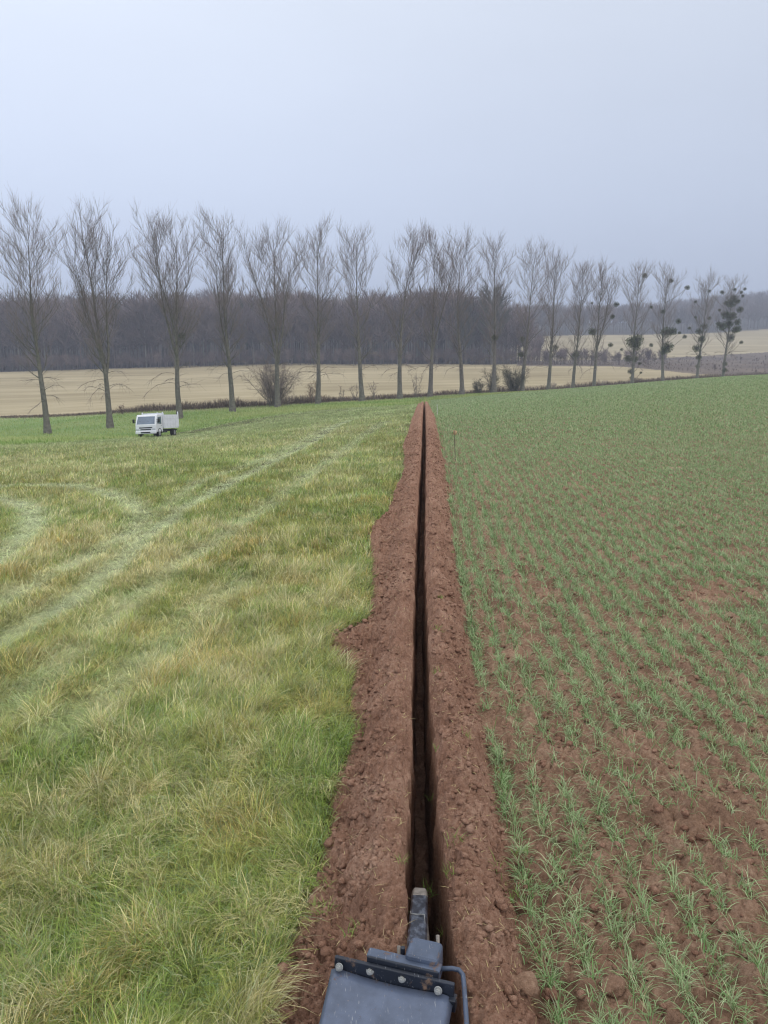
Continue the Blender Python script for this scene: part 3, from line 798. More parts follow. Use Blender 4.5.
def shrub(name, px, Y, hpx, wpx, seed, label, stems=9, twigs=30, mat='twig', group=None, z=None, foot=None):
    """many stemmed bare bush"""
    X = (px - 384) / F * Y * .985; z = float(terr(X, Y)); hh = hpx * Y / F; ww = wpx * Y / F / 2
    rng = np.random.default_rng(seed); st = Wood(); tw = Wood()
    for k in range(stems):
        a = rng.random() * 2 * PI; q = rng.random() ** .6; sp = ww / hh * 1.25 * q
        ln = limb(np.array([rng.normal(0, .10) * ww, rng.normal(0, .10) * ww, 0]), np.array([math.cos(a) * sp, math.sin(a) * sp, 1]), hh * (1 - .18 * q ** 2) * rng.uniform(.65, .95), 6, .02, .14, rng)
        st.add(ln, np.linspace(.006 * hh + .008, .008, 7), 4)
        for j in range(twigs):
            t = rng.uniform(.12, .99); p, d = lerp_on(ln, t); b = rng.normal(0, .75, 3)
            L = hh * rng.uniform(.08, .24); sb = limb(p, d + b, L, 3, .03, .16, rng); tw.add(sb, [.012, .009, .007, .004], 3)
            for m in range(6):
                p2, d2 = lerp_on(sb, rng.uniform(.2, .99)); s2 = limb(p2, d2 + rng.normal(0, .6, 3), L * rng.uniform(.3, .7), 2, .03, .1, rng); tw.add(s2, [.009, .007, .004], 3)
    root = empty(name, (X, Y, z - .1)); tag(root, label, 'bush' if name != 'sapling' else 'sapling', group)
    st.build('stems', M['bark'], root); tw.build('twigs', M[mat], root)
M['redtwig'] = plain('reddish_twig', (.20, .125, .09), .85, 0, .2, 2.0)
M['darktwig'] = plain('dark_twig', (.075, .072, .05), .9, 0, .25, 2.0)
shrub('bush', 274, 106.5, 54, 58, 41, 'big round bare bush around the foot of a poplar', 26, 34)
shrub('sapling', 311, 110, 30, 15, 42, 'reddish bare sapling left of the slim poplar by the round bush', 6, 22, 'redtwig', 'saplings along the ditch')
shrub('sapling', 341, 113, 19, 14, 43, 'low thin sapling between the slim and the straight poplar', 4, 12, 'twig', 'saplings along the ditch')
shrub('sapling', 355, 114, 24, 9, 44, 'narrow sapling close at the left of the straight single stemmed poplar', 4, 14, 'twig', 'saplings along the ditch')
shrub('sapling', 374, 116, 24, 11, 45, 'narrow sapling close at the right of the straight single stemmed poplar', 4, 14, 'twig', 'saplings along the ditch')
shrub('sapling', 416, 121, 28, 13, 46, 'bare sapling in the gap between the two poplars at the trench end', 4, 16, 'twig', 'saplings along the ditch')
shrub('bush', 478, 132, 18, 26, 47, 'lower bush at the left end of the low thicket', 14, 26, 'darktwig', 'bushes of the low thicket')
shrub('bush', 492, 136, 30, 18, 48, 'dark upright bush in the middle of the low thicket', 14, 26, 'darktwig', 'bushes of the low thicket')
shrub('bush', 514, 138, 31, 38, 49, 'widest bush, at the right end of the low thicket', 26, 30, 'darktwig', 'bushes of the low thicket')
shrub('bush', 553, 146, 12, 16, 50, 'small bare bush beside the slender poplar with one mistletoe ball', 8, 16)
shrub('bush', 602, 159, 10, 22, 51, 'small bare bush beyond the field edge beside the ivy wrapped poplar', 10, 16)
shrub('bush', 120, 110, 11, 10, 52, 'little scrubby bush in the meadow between truck and forked poplar', 7, 16, 'redtwig')

# bramble and dead growth along the ditch
def ditch():
    acc = Acc(); rng = RNG; n = 26000
    u = rng.uniform(-.62, .56, n); Y = hedge_y(u) + rng.normal(0, 1.0, n) + np.where(rng.random(n) < .5, 1.5, 0); X = u * Y
    hgt = np.interp(u, [-.6, -.36, -.33, -.2, -.05, .1, .14, .5], [.35, .4, 1.0, 1.1, .9, .7, 1.1, .9]) * (.5 + 1.0 * fbm(X / 3, Y * 0, 97, 3))
    c = mixc(C(.10, .075, .06)[None], C(.22, .16, .12)[None], rng.random(n) ** 1.5)
    acc.add(*make_blades(np.stack([X, Y, terr(X, Y) - .03], -1), rng.random(n) * 2 * PI, np.abs(rng.normal(.3, .25, n)), np.full(n, 1.0), hgt * (.5 + rng.random(n)), .03 + .05 * rng.random(n), c, 3))
    return acc.obj('bramble_strip', M['scrub'])
tag(ditch(), 'low brown bramble and dead growth along the ditch behind the poplars', 'bramble', kind='stuff')

# ------------------------------------------------------------------ the wood on the hill
def wood_template(seed, crown_w=1.0, tri=150):
    """bare woodland tree of unit height as thin triangles"""
    rng = np.random.default_rng(seed); V_ = []; F_ = []
    def sl_(p, q, w):
        d = unit(q - p); a = unit(np.cross(d, rng.normal(0, 1, 3))); i = len(V_); V_.extend([p - a * w, p + a * w, q]); F_.append((i, i + 1, i + 2))
    for k in range(3):
        a = unit(np.array([math.cos(k * 1.05), math.sin(k * 1.05), 0])) * .011; i = len(V_)
        V_.extend([-a, a, np.array([0, 0, .85])]); F_.append((i, i + 1, i + 2))
    for k in range(tri // 6):
        h = rng.uniform(.25, .72); a = rng.random() * 2 * PI; L = rng.uniform(.18, .38) * crown_w
        d = unit(np.array([math.cos(a), math.sin(a), rng.uniform(.5, 1.8)])); p = np.array([0, 0, h]); e = p + d * L; sl_(p, e, .006)
        for j in range(5):
            t = rng.uniform(.3, 1); q = p + d * L * t; d2 = unit(d + rng.normal(0, .6, 3) + np.array([0, 0, .4])); sl_(q, q + d2 * rng.uniform(.08, .2), .0042 + .003 * rng.random())
    v = np.array(V_); return v, np.array(F_)
WT = [wood_template(500 + i, [1, .8, 1.15, .9, 1.05, .7][i], 260) for i in range(6)]
def scatter_wood(name, X, Y, hh, mat, label):
    acc = Acc(); rng = RNG; Z = terr(X, Y)
    for i, (v, f) in enumerate(WT):
        q = np.arange(i, len(X), len(WT)); m = len(q)
        if not m: continue
        a = rng.random(m) * 2 * PI; ca, sa = np.cos(a)[:, None], np.sin(a)[:, None]; h = hh[q][:, None]; wsc = h * rng.uniform(.75, 1.2, (m, 1))
        vx = (v[None, :, 0] * ca - v[None, :, 1] * sa) * wsc + X[q][:, None]; vy = (v[None, :, 0] * sa + v[None, :, 1] * ca) * wsc + Y[q][:, None]
        tc_ = mixc(C(.12, .090, .088)[None], C(.26, .20, .185)[None], rng.random(m) ** 1.6) ; pc = np.repeat(tc_[:, None], len(v), 1)
        pale = rng.random(m) < .25; pc[pale, :9] = C(.30, .28, .26)
        acc.add(np.stack([vx, vy, v[None, :, 2] * h + Z[q][:, None]], -1).reshape(-1, 3), (np.arange(m)[:, None, None] * len(v) + f[None]).reshape(-1, 3), pc.reshape(-1, 3))
    o = acc.obj(name, mat); tag(o, label, 'woodland', kind='stuff'); return o
rng = RNG
n = 2300; u = rng.uniform(-.95, .20, n); yy = 306 + 380 * rng.random(n) ** 1.6
X = u * yy; hh = 21.5 + 6 * rng.random(n) + 20 * (fbm(X / 14, yy / 25, 99, 3) - .5)
hh = np.where(u > .14, hh * .8, hh); hh = np.where((u > .185), hh * .5, hh)
scatter_wood('woodland', X, yy, hh, M['woodtwig'], 'dark bare wood along the top of the pale field')
# undergrowth at its edge
n = 900; u = rng.uniform(-.95, .36, n); yy = 298 + 12 * rng.random(n)
scatter_wood('woodland_edge', u * yy, yy, 3 + 4 * rng.random(n), M['woodtwig'], 'low dark undergrowth along the foot of the wood')
# far right skyline woods
n = 1700; u = rng.uniform(.13, .95, n); yy = np.interp(u, [.13, .19, .24, .4, .5, .8], [430, 600, 645, 660, 700, 730]) + 420 * rng.random(n) ** 1.5
scatter_wood('far_woodland', u * yy, yy, 17 + 7 * rng.random(n), M['woodtwig'], 'hazy wood on the skyline above the hillside field')
# scrub between the pale fields
n = 3600; u = rng.uniform(.17, .9, n); ya = np.interp(u, [.17, .30, .40, .5], [290, 285, 228, 208]); yb = np.interp(u, [.17, .3, .5], [340, 360, 465]); yy = ya + (yb - ya) * rng.random(n)
scatter_wood('rough_scrub', u * yy, yy, 0.5 + 1.0 * rng.random(n) ** 3 + 2.0 * (rng.random(n) < .01), M['woodtwig'], 'low dark scrub between the two pale fields on the right')

# trees of the wood that stand out by themselves
def wood_tree(px, top, Y, wpx, seed, label, dense=1.0, mat='darktwig', name='woodland_tree', ever=False):
    X = (px - 384) / F * Y * .98; z = float(terr(X, Y)); ztop = at(px, top, Y)[2]; Hh = ztop - z; R = wpx * Y / F / 2
    rng = np.random.default_rng(seed); tr = Wood(); cr = Wood()
    main = limb(np.zeros(3), np.array([0, 0, 1]), Hh * .8, 6, .1, .04, rng); tr.add(main, np.linspace(.022 * Hh, .05, 7), 7)
    for k in range(int(46 * dense)):
        t = rng.uniform(.25, .97); p, d = lerp_on(main, t); a = rng.random() * 2 * PI
        sp = R * math.sqrt(max(.05, 1 - ((t - .5) / .62) ** 2)); lb = limb(p, np.array([math.cos(a), math.sin(a), .7]), sp * 1.15, 4, .12, .1, rng)
        tr.add(lb, np.linspace(.14, .05, 5), 4)
        for j in range(30):
            p2, d2 = lerp_on(lb, rng.uniform(.2, .99)); b = rng.normal(0, .7, 3); b[2] = abs(b[2]); s2 = limb(p2, d2 + b, rng.uniform(1.2, 3.2), 2, .08, .1, rng); cr.add(s2, [.07, .05, .02] if not ever else [.16, .12, .03], 3)
    root = empty(name, (X, Y, z - .2)); tag(root, label, 'tree')
    tr.build('trunk', M['bark'], root); cr.build('crown', M[mat], root)
wood_tree(492, 275, 300, 40, 71, 'great dark broad crowned tree rising above the wood behind the low thicket', 1.6)
wood_tree(466, 291, 303, 26, 72, 'lower dark tree leaning on the left side of the great tree', 1.2)
M['everg'] = plain('evergreen_leaf', (.035, .05, .03), .8, 0, .3, .4)
wood_tree(270, 291, 330, 20, 73, 'dark evergreen top showing above the wood behind the round bush', 1.3, 'everg', 'evergreen_tree', True)
wood_tree(247, 297, 326, 24, 74, 'wide low evergreen crown just left of the dark evergreen top', 1.2, 'everg', 'evergreen_tree', True)
wood_tree(147, 293, 330, 12, 75, 'narrow dark evergreen on the skyline above the truck', 1.0, 'everg', 'evergreen_tree', True)
wood_tree(115, 298, 326, 20, 76, 'rounded dark evergreen on the skyline left of the narrow one', 1.0, 'everg', 'evergreen_tree', True)

# ------------------------------------------------------------------ solid modelling helpers
import bmesh
def bm_box(bm, c, s, rot=None, bev=0.0, seg=2):
    r = bmesh.ops.create_cube(bm, size=1.0); vs = r['verts']
    bmesh.ops.scale(bm, vec=s, verts=vs)
    if bev:
        es = list({e for v in vs for e in v.link_edges})
        rr = bmesh.ops.bevel(bm, geom=es, offset=bev, segments=seg, affect='EDGES', profile=.5)
        vs = list({v for f in rr['faces'] for v in f.verts} | {v for v in vs if v.is_valid})
    if rot is not None: bmesh.ops.rotate(bm, cent=(0, 0, 0), matrix=rot, verts=vs)
    bmesh.ops.translate(bm, vec=c, verts=vs); return vs
def bm_cyl(bm, c, r, h, axis='Z', seg=20, r2=None):
    rr = bmesh.ops.create_cone(bm, cap_ends=True, segments=seg, radius1=r, radius2=r if r2 is None else r2, depth=h); vs = rr['verts']
    if axis == 'X': bmesh.ops.rotate(bm, cent=(0, 0, 0), matrix=Matrix.Rotation(PI / 2, 3, 'Y'), verts=vs)
    if axis == 'Y': bmesh.ops.rotate(bm, cent=(0, 0, 0), matrix=Matrix.Rotation(PI / 2, 3, 'X'), verts=vs)
    bmesh.ops.translate(bm, vec=c, verts=vs); return vs
def bm_prism(bm, poly, x0, x1, taper=None):
    """polygon in (y,z) extruded along x"""
    a = [bm.verts.new((x0, y, z)) for y, z in poly]; b = [bm.verts.new((x1, y, z)) for y, z in poly]; n = len(poly)
    bm.faces.new(a[::-1]); bm.faces.new(b)
    for i in range(n): bm.faces.new((a[i], a[(i + 1) % n], b[(i + 1) % n], b[i]))
    return a + b
def bm_obj(name, bm, mat, parent=None, bev=0.0, smooth=False, loc=None):
    bmesh.ops.recalc_face_normals(bm, faces=bm.faces[:])
    me = bpy.data.meshes.new(name); bm.to_mesh(me); bm.free(); me.materials.append(mat)
    o = bpy.data.objects.new(name, me); COL.objects.link(o)
    if parent: o.parent = parent
    if loc is not None: o.location = loc
    if smooth: me.polygons.foreach_set('use_smooth', [True] * len(me.polygons))
    if bev:
        m = o.modifiers.new('Bevel', 'BEVEL'); m.width = bev; m.segments = 3; m.limit_method = 'ANGLE'; m.angle_limit = math.radians(35)
    return o

# ------------------------------------------------------------------ truck
M['white'] = plain('white_paint', (.74, .75, .77), .35, 0, .05, 3.0, spec=.5)
M['whitebox'] = plain('white_box_paint', (.76, .77, .80), .5, 0, .08, 4.0, spec=.4)
M['glass'] = plain('windscreen_glass', (.10, .14, .20), .08, 0, .2, 1.0, spec=1.0)
M['black'] = plain('black_plastic', (.02, .02, .022), .6, 0, .2, 8.0)
M['tyre'] = plain('tyre_rubber', (.022, .021, .02), .9, 0, .2, 20.0)
M['rim'] = plain('wheel_rim', (.35, .35, .36), .45, .4, .1, 8.0)
M['lamp'] = plain('headlight_lens', (.55, .57, .6), .15, 0, .05, 8.0, spec=.8)
M['chassis'] = plain('chassis_steel', (.045, .045, .05), .7, .2, .2, 8.0)
def truck():
    Xg, Yg = ground(156, 437.0); Yg = 72.5
    Xg = (157.5 - 384) / F * Yg * 1.0; r = empty('truck', (0, 0, 0))
    tag(r, 'small white cab over tipper truck with high box sides parked at the meadow edge', 'truck')
    # local frame: front towards -y, x across, wheels on z=0
    W2 = .98
    bm = bmesh.new()
    cab = [(-2.45, .50), (-2.52, .62), (-2.50, 1.18), (-2.10, 2.02), (-1.95, 2.12), (-.95, 2.12), (-.90, .50)]
    bm_prism(bm, cab, -W2, W2); bm_obj('cab', bm, M['white'], r, .06)
    bm = bmesh.new()
    def onfront(t): return (-2.50 + .40 * t, 1.18 + .84 * t)
    (y0, z0), (y1, z1) = onfront(.08), onfront(.90); nrm = Vector((0, -.84, .40)).normalized() * .012
    vs = [bm.verts.new(Vector((x, y, z)) + nrm) for x, y, z in [(-.86, y0, z0), (.86, y0, z0), (.80, y1, z1), (-.80, y1, z1)]]
    vb = [bm.verts.new(v.co - nrm * 2.5) for v in vs]; bm.faces.new(vs); bm.faces.new(vb[::-1])
    for i in range(4): bm.faces.new((vs[i], vs[(i + 1) % 4], vb[(i + 1) % 4], vb[i]))
    ws = bm_obj('windscreen', bm, M['glass'], r)
    bm = bmesh.new()
    for sx in (-.4, .35):
        bm_box(bm, (sx, y0 + .1, z0 + .19), (.5, .015, .02), Matrix.Rotation(.45, 3, 'Y'))
    bm_obj('wiper', bm, M['black'], ws)
    for sgn in (-1, 1):
        bm = bmesh.new(); x = sgn * (W2 + .004)
        bm_prism(bm, [(-2.17, 1.28), (-1.98, 1.86), (-1.25, 1.90), (-1.25, 1.22)], x - .012, x + .012)
        dbm = bmesh.new(); bm_prism(dbm, [(-2.30, .95), (-2.26, 1.24), (-1.18, 1.18), (-1.18, .62), (-1.55, .62), (-1.62, .92)], sgn * (W2 + .001) - .01, sgn * (W2 + .001) + .014)
        d = bm_obj('door', dbm, M['white'], r, .01); bm_obj('side_window', bm, M['glass'], r)
        hb = bmesh.new(); bm_box(hb, (sgn * (W2 + .03), -1.32, 1.10), (.03, .16, .035), bev=.01); bm_obj('handle', hb, M['black'], d)
        mb = bmesh.new(); bm_box(mb, (sgn * 1.20, -2.30, 1.55), (.20, .07, .36), bev=.03)
        bm_box(mb, (sgn * 1.06, -2.26, 1.66), (.18, .03, .03)); bm_box(mb, (sgn * 1.06, -2.26, 1.44), (.18, .03, .03)); bm_obj('mirror', mb, M['black'], r)
        hb = bmesh.new(); bm_box(hb, (sgn * .76, -2.51, .78), (.34, .06, .17), bev=.03); bm_obj('headlight', hb, M['lamp'], r)
    bm = bmesh.new(); bm_box(bm, (0, -2.51, .93), (1.25, .05, .10), bev=.02); bm_box(bm, (0, -2.512, .76), (1.05, .05, .10), bev=.02); bm_obj('grille', bm, M['black'], r)
    bm = bmesh.new(); bm_box(bm, (0, -2.52, .50), (1.98, .16, .26), bev=.05); bp = bm_obj('bumper', bm, M['white'], r)
    bm = bmesh.new(); bm_box(bm, (0, -2.603, .50), (.9, .02, .12), bev=.008); bm_obj('air_intake', bm, M['black'], bp)
    bm = bmesh.new()
    for sx in (-.42, .42): bm_box(bm, (sx, .3, .62), (.10, 4.9, .20))
    bm_box(bm, (0, 2.7, .62), (1.7, .08, .14)); bm_box(bm, (0.62, .1, .58), (.34, .8, .34), bev=.03); bm_box(bm, (-.62, .1, .58), (.34, .8, .34), bev=.03); bm_obj('chassis', bm, M['chassis'], r)
    bm = bmesh.new(); bm_box(bm, (0, 1.02, .86), (2.06, 3.5, .12), bev=.01); bm_obj('load_floor', bm, M['whitebox'], r)
    # tall side boards with ribs, headboard a little higher
    for sgn in (-1, 1):
        bm = bmesh.new(); bm_box(bm, (sgn * 1.02, 1.02, 1.50), (.05, 3.44, 1.14))
        for k in range(6): bm_box(bm, (sgn * 1.06, -.62 + k * .66, 1.50), (.04, .07, 1.14))
        for z in (1.30, 1.72): bm_box(bm, (sgn * 1.053, 1.02, z), (.03, 3.44, .035))
        bm_obj('side_board', bm, M['whitebox'], r)
    bm = bmesh.new(); bm_box(bm, (0, -.74, 1.58), (2.12, .06, 1.32)); bm_box(bm, (-.98, -.78, 1.62), (.09, .09, 1.42)); bm_box(bm, (.98, -.78, 1.62), (.09, .09, 1.42)); bm_obj('head_board', bm, M['whitebox'], r)
    bm = bmesh.new(); bm_box(bm, (0, 2.76, 1.50), (2.10, .05, 1.14)); bm_obj('tail_board', bm, M['whitebox'], r)
    for sx in (-1, 1):
        bm = bmesh.new(); bm_box(bm, (sx * 1.04, 2.76, 1.62), (.08, .09, 1.46)); bm_obj('corner_post', bm, M['whitebox'], r)
    for (x, y) in ((-.86, -1.72), (.86, -1.72), (-.84, 1.75), (.84, 1.75)):
        w = .22 if y < 0 else .34
        bm = bmesh.new(); bm_cyl(bm, (x, y, .37), .37, w, 'X', 28); t = bm_obj('tyre', bm, M['tyre'], None, .03)
        e = empty('wheel', (0, 0, 0)); e.parent = r; t.parent = e
        bm = bmesh.new(); bm_cyl(bm, (x + math.copysign(w * .5 - .01, x), y, .37), .20, .03, 'X', 20); bm_cyl(bm, (x + math.copysign(w * .5 + .01, x), y, .37), .07, .04, 'X', 12); bm_obj('rim', bm, M['rim'], e, .005)
    for (x, y) in ((-.98, -1.72), (.98, -1.72)):
        bm = bmesh.new(); 
        pts = [(y + .47 * math.cos(a), .37 + .47 * math.sin(a)) for a in np.linspace(.05, PI - .05, 12)]; pin = [(y + .42 * math.cos(a), .37 + .42 * math.sin(a)) for a in np.linspace(.05, PI - .05, 12)][::-1]
        bm_prism(bm, pts + pin, x - .03, x + .03); bm_obj('wheel_arch', bm, M['black'], r)
    # stand it on the slope
    yaw = -math.radians(6.5)
    f2 = Vector((-math.sin(math.radians(6.5)), -math.cos(math.radians(6.5)), 0))
    e = .8; g = lambda x, y: float(terr(x, y))
    nx = -(g(Xg + e, Yg) - g(Xg - e, Yg)) / (2 * e); ny = -(g(Xg, Yg + e) - g(Xg, Yg - e)) / (2 * e)
    up = Vector((nx, ny, 1)).normalized(); fwd = (f2 - up * f2.dot(up)).normalized(); yv = -fwd; xv = yv.cross(up).normalized()
    mtx = Matrix((xv, yv, up)).transposed().to_4x4(); mtx.translation = Vector((Xg, Yg, g(Xg, Yg) + .01)); r.matrix_world = mtx
truck()

# ------------------------------------------------------------------ plough in the foreground
def worn_paint(name, base, amount, rough=.4):
    m, nt, out = new_mat(name); L = nt.links.new
    p = N(nt, 'ShaderNodeBsdfPrincipled'); p.inputs['Specular IOR Level'].default_value = .5
    tc = N(nt, 'ShaderNodeTexCoord')
    def noise(sc, det=6, ro=.65, vec=None, **k):
        n = N(nt, 'ShaderNodeTexNoise'); n.inputs['Scale'].default_value = sc; n.inputs['Detail'].default_value = det; n.inputs['Roughness'].default_value = ro
        L(vec or tc.outputs['Object'], n.inputs['Vector']); return n.outputs['Fac']
    def ramp(f, a, b, ca=(0, 0, 0, 1), cb=(1, 1, 1, 1)):
        r = N(nt, 'ShaderNodeValToRGB'); r.color_ramp.elements[0].position = a; r.color_ramp.elements[1].position = b
        r.color_ramp.elements[0].color = ca; r.color_ramp.elements[1].color = cb; L(f, r.inputs['Fac']); return r.outputs['Color']
    def mix(f, a, b):
        x = N(nt, 'ShaderNodeMix', data_type='RGBA'); L(f, x.inputs[0]); L(a, x.inputs[6]); L(b, x.inputs[7]); return x.outputs[2]
    def rgb(c):
        x = N(nt, 'ShaderNodeRGB'); x.outputs[0].default_value = (*c, 1); return x.outputs[0]
    c = ramp(noise(7), .3, .7, (*[q * .72 for q in base], 1), (*[q * 1.35 for q in base], 1))
    mp = N(nt, 'ShaderNodeMapping'); mp.inputs['Scale'].default_value = (14, 1.2, 4); mp.inputs['Rotation'].default_value = (0, 0, .5); L(tc.outputs['Object'], mp.inputs['Vector'])
    c = mix(ramp(noise(16, 3, .6, mp.outputs['Vector']), .66, .70), c, rgb((.25, .26, .28)))
    c = mix(ramp(noise(85, 3, .6), .70, .76), c, rgb((.24, .19, .155)))
    mud = ramp(noise(11, 9, .72), .60 - amount, .68 - amount); c = mix(mud, c, rgb((.20, .125, .085)))
    L(c, p.inputs['Base Color']); L(ramp(mud, 0, 1, (rough,) * 3 + (1,), (.95, .95, .95, 1)), p.inputs['Roughness'])
    b = N(nt, 'ShaderNodeBump'); b.inputs['Distance'].default_value = .002; L(mud, b.inputs['Height']); L(b.outputs['Normal'], p.inputs['Normal'])
    L(p.outputs['BSDF'], out.inputs['Surface']); return m
M['bluegrey'] = worn_paint('blue_grey_paint', (.085, .105, .155), .0, .38) if True else plain('blue_grey_paint', (.075, .095, .15), .42, .1, .22, 9.0, .0006, .5, bscale=60)
M['bracket'] = worn_paint('worn_blue_paint', (.065, .085, .13), .01)
M['darkblue'] = worn_paint('dark_blue_steel', (.012, .016, .026), .01, .45)
M['bolt'] = plain('zinc_bolt', (.34, .345, .33), .5, .4, .25, 40.0)
M['worn'] = plain('soil_worn_steel', (.27, .24, .21), .55, .4, .35, 30.0, .001)
def shank_mat():
    m, nt, out = new_mat('scratched_shank_paint'); L = nt.links.new
    p = N(nt, 'ShaderNodeBsdfPrincipled'); p.inputs['Roughness'].default_value = .30; p.inputs['Specular IOR Level'].default_value = .7
    tc = N(nt, 'ShaderNodeTexCoord'); n1 = N(nt, 'ShaderNodeTexNoise'); n1.inputs['Scale'].default_value = 15; n1.inputs['Detail'].default_value = 7; n1.inputs['Roughness'].default_value = .75
    mp = N(nt, 'ShaderNodeMapping'); mp.inputs['Scale'].default_value = (2.0, 1.0, 1.0); L(tc.outputs['Object'], mp.inputs['Vector']); L(mp.outputs['Vector'], n1.inputs['Vector'])
    r = N(nt, 'ShaderNodeValToRGB'); e = r.color_ramp; e.elements[0].position = .47; e.elements[0].color = (.006, .008, .015, 1); e.elements[1].position = .74; e.elements[1].color = (.5, .5, .5, 1)
    k = e.elements.new(.56); k.color = (.055, .065, .09, 1); k = e.elements.new(.64); k.color = (.12, .13, .15, 1)
    L(n1.outputs['Fac'], r.inputs['Fac']); L(r.outputs['Color'], p.inputs['Base Color']); L(p.outputs['BSDF'], out.inputs['Surface']); return m
M['shank'] = shank_mat()
def P(px, py, z):
    r = float(ratio(py)); Y = (H_CAM - z) / r; zc = Y * (math.cos(PITCH) + r * math.sin(PITCH)); return Vector(((px - 384) / F * zc, Y, z))
def bm_sheet(bm, quad, th, nrm=Vector((0, 0, 1))):
    a = [bm.verts.new(q) for q in quad]; b = [bm.verts.new(Vector(q) - nrm * th) for q in quad]; n = len(quad)
    bm.faces.new(a); bm.faces.new(b[::-1])
    for i in range(n): bm.faces.new((a[i], b[i], b[(i + 1) % n], a[(i + 1) % n]))
def plough():
    A = P(334, 968, .30); B = P(451, 996, .30)         # far edge of the shield plate
    across = (B - A).normalized(); back = Vector((across.y, -across.x, 0)); up = Vector((0, 0, 1))
    if back.y > 0: back = -back
    wid = (B - A).length
    r = empty('trench_plough', (A + B) / 2); r['label'] = 'blue grey steel trenching plough with bolted shield plate and worn leg in the trench'; r['category'] = 'plough'
    org = Vector(r.location); T = lambda v: Vector(v) - org
    W = lambda a, b, c: A + across * a + back * b + up * c - org      # a across, b towards the viewer, c up
    # shield plate: gently dished sheet, rolled right edge
    bm = bmesh.new(); nx, ny = 24, 20; g = []
    for j in range(ny + 1):
        t = j / ny; row = []
        for i in range(nx + 1):
            s = i / nx; x = (-.012 + .14 * t) + s * (wid + .02 - .10 * t); z = .0 + .04 * t * t - .016 * math.sin(PI * s) - .03 * max(0, (s - .93) / .07) ** 2 - .012 * max(0, (.05 - s) / .05) ** 2
            row.append(bm.verts.new(W(x, -.005 + .75 * t, z)))
        g.append(row)
    for j in range(ny):
        for i in range(nx): bm.faces.new((g[j][i], g[j][i + 1], g[j + 1][i + 1], g[j + 1][i]))
    pl = bm_obj('shield_plate', bm, M['bluegrey'], r, smooth=True)
    m = pl.modifiers.new('Solidify', 'SOLIDIFY'); m.thickness = .008; m.offset = -1
    # upright dark flange along the plate's far edge
    bm = bmesh.new()
    def slab(a0, a1, b0, b1, c0, c1, name, mat, bev=.004, par=r, slope=0.0):
        bm = bmesh.new(); q = [W(a0, b0, c0), W(a1, b0, c0), W(a1, b1, c0), W(a0, b1, c0), W(a0, b0 - slope, c1), W(a1, b0 - slope, c1), W(a1, b1 - slope, c1), W(a0, b1 - slope, c1)]
        v = [bm.verts.new(x) for x in q]
        for f in ((0, 3, 2, 1), (4, 5, 6, 7), (0, 1, 5, 4), (1, 2, 6, 5), (2, 3, 7, 6), (3, 0, 4, 7)): bm.faces.new([v[i] for i in f])
        return bm_obj(name, bm, mat, par, bev)
    slab(-.004, wid + .008, -.022, -.006, -.05, .034, 'flange', M['darkblue'], .004, slope=.01)
    # bent clamp plate: dark front face, paler top
    slab(.120, .400, -.040, -.024, -.045, .052, 'clamp_face', M['darkblue'], .005, slope=.012)
    slab(.116, .404, -.085, -.040, .040, .054, 'clamp_top', M['bracket'], .007, slope=0)
    # bracket box the leg is welded to
    slab(.262, .392, -.165, -.060, -.06, .078, 'leg_bracket', M['bracket'], .018)
    for a in (.022, .140, .266, .408):
        off = -.004 if a in (.022, .408) else -.020
        bm = bmesh.new(); rot = Vector((0, 0, 1)).rotation_difference(back + up * .35).to_matrix()
        v = bm_cyl(bm, (0, 0, .004), .0155, .004, 'Z', 20); v += bm_cyl(bm, (0, 0, .012), .0110, .014, 'Z', 6); v += bm_cyl(bm, (0, 0, .021), .006, .008, 'Z', 10)
        bmesh.ops.rotate(bm, cent=(0, 0, 0), matrix=rot, verts=bm.verts[:]); bm_obj('bolt', bm, M['bolt'], r, .0015, loc=W(a, off + .002, .010))
    # stud on top of the clamp
    bm = bmesh.new(); bm_cyl(bm, (0, 0, 0), .010, .03, 'Z', 6); bm_obj('stud', bm, M['darkblue'], r, .002, loc=W(.245, -.10, .055))
    # leg: flat bar running back and down into the trench
    b0 = P(402, 962, .32); b1 = P(430, 966, .32); t0 = P(410.5, 889, .10); t1 = P(429, 889, .10)
    c0 = (b0 + b1) / 2; c1 = (t0 + t1) / 2; ax = (c1 - c0).normalized(); side = Vector((ax.y, -ax.x, 0)).normalized(); nn = side.cross(ax).normalized()
    if nn.z < 0: nn = -nn
    hw0, hw1 = .043, .038; bm = bmesh.new(); secs = []
    Lg = (c1 - c0).length
    for t, hw in ((-.06, hw0), (.0, hw0), (.5, (hw0 + hw1) / 2), (.93, hw1), (1.0, hw1 * .86)):
        c = c0 + ax * Lg * t; secs.append([bm.verts.new(T(c + side * sx * hw * k + nn * z)) for sx, k, z in ((-1, 1, -.03), (-1, 1, -.008), (-1, .80, 0), (1, .80, 0), (1, 1, -.008), (1, 1, -.03))])
    for a, b in zip(secs[:-1], secs[1:]):
        for i in range(6): bm.faces.new((a[i], a[(i + 1) % 6], b[(i + 1) % 6], b[i]))
    bm.faces.new(secs[0]); bm.faces.new(secs[-1][::-1]); leg = bm_obj('leg', bm, M['shank'], r, .003)
    bm = bmesh.new(); secs = []
    for t, hw in ((.90, hw1 * 1.02), (1.0, hw1 * .92), (1.015, hw1 * .78)):
        c = c0 + ax * Lg * t; secs.append([bm.verts.new(T(c + side * sx * hw * k + nn * z)) for sx, k, z in ((-1, 1, -.034), (-1, 1, -.008), (-1, .80, .003), (1, .80, .003), (1, 1, -.008), (1, 1, -.034))])
    for a, b in zip(secs[:-1], secs[1:]):
        for i in range(6): bm.faces.new((a[i], a[(i + 1) % 6], b[(i + 1) % 6], b[i]))
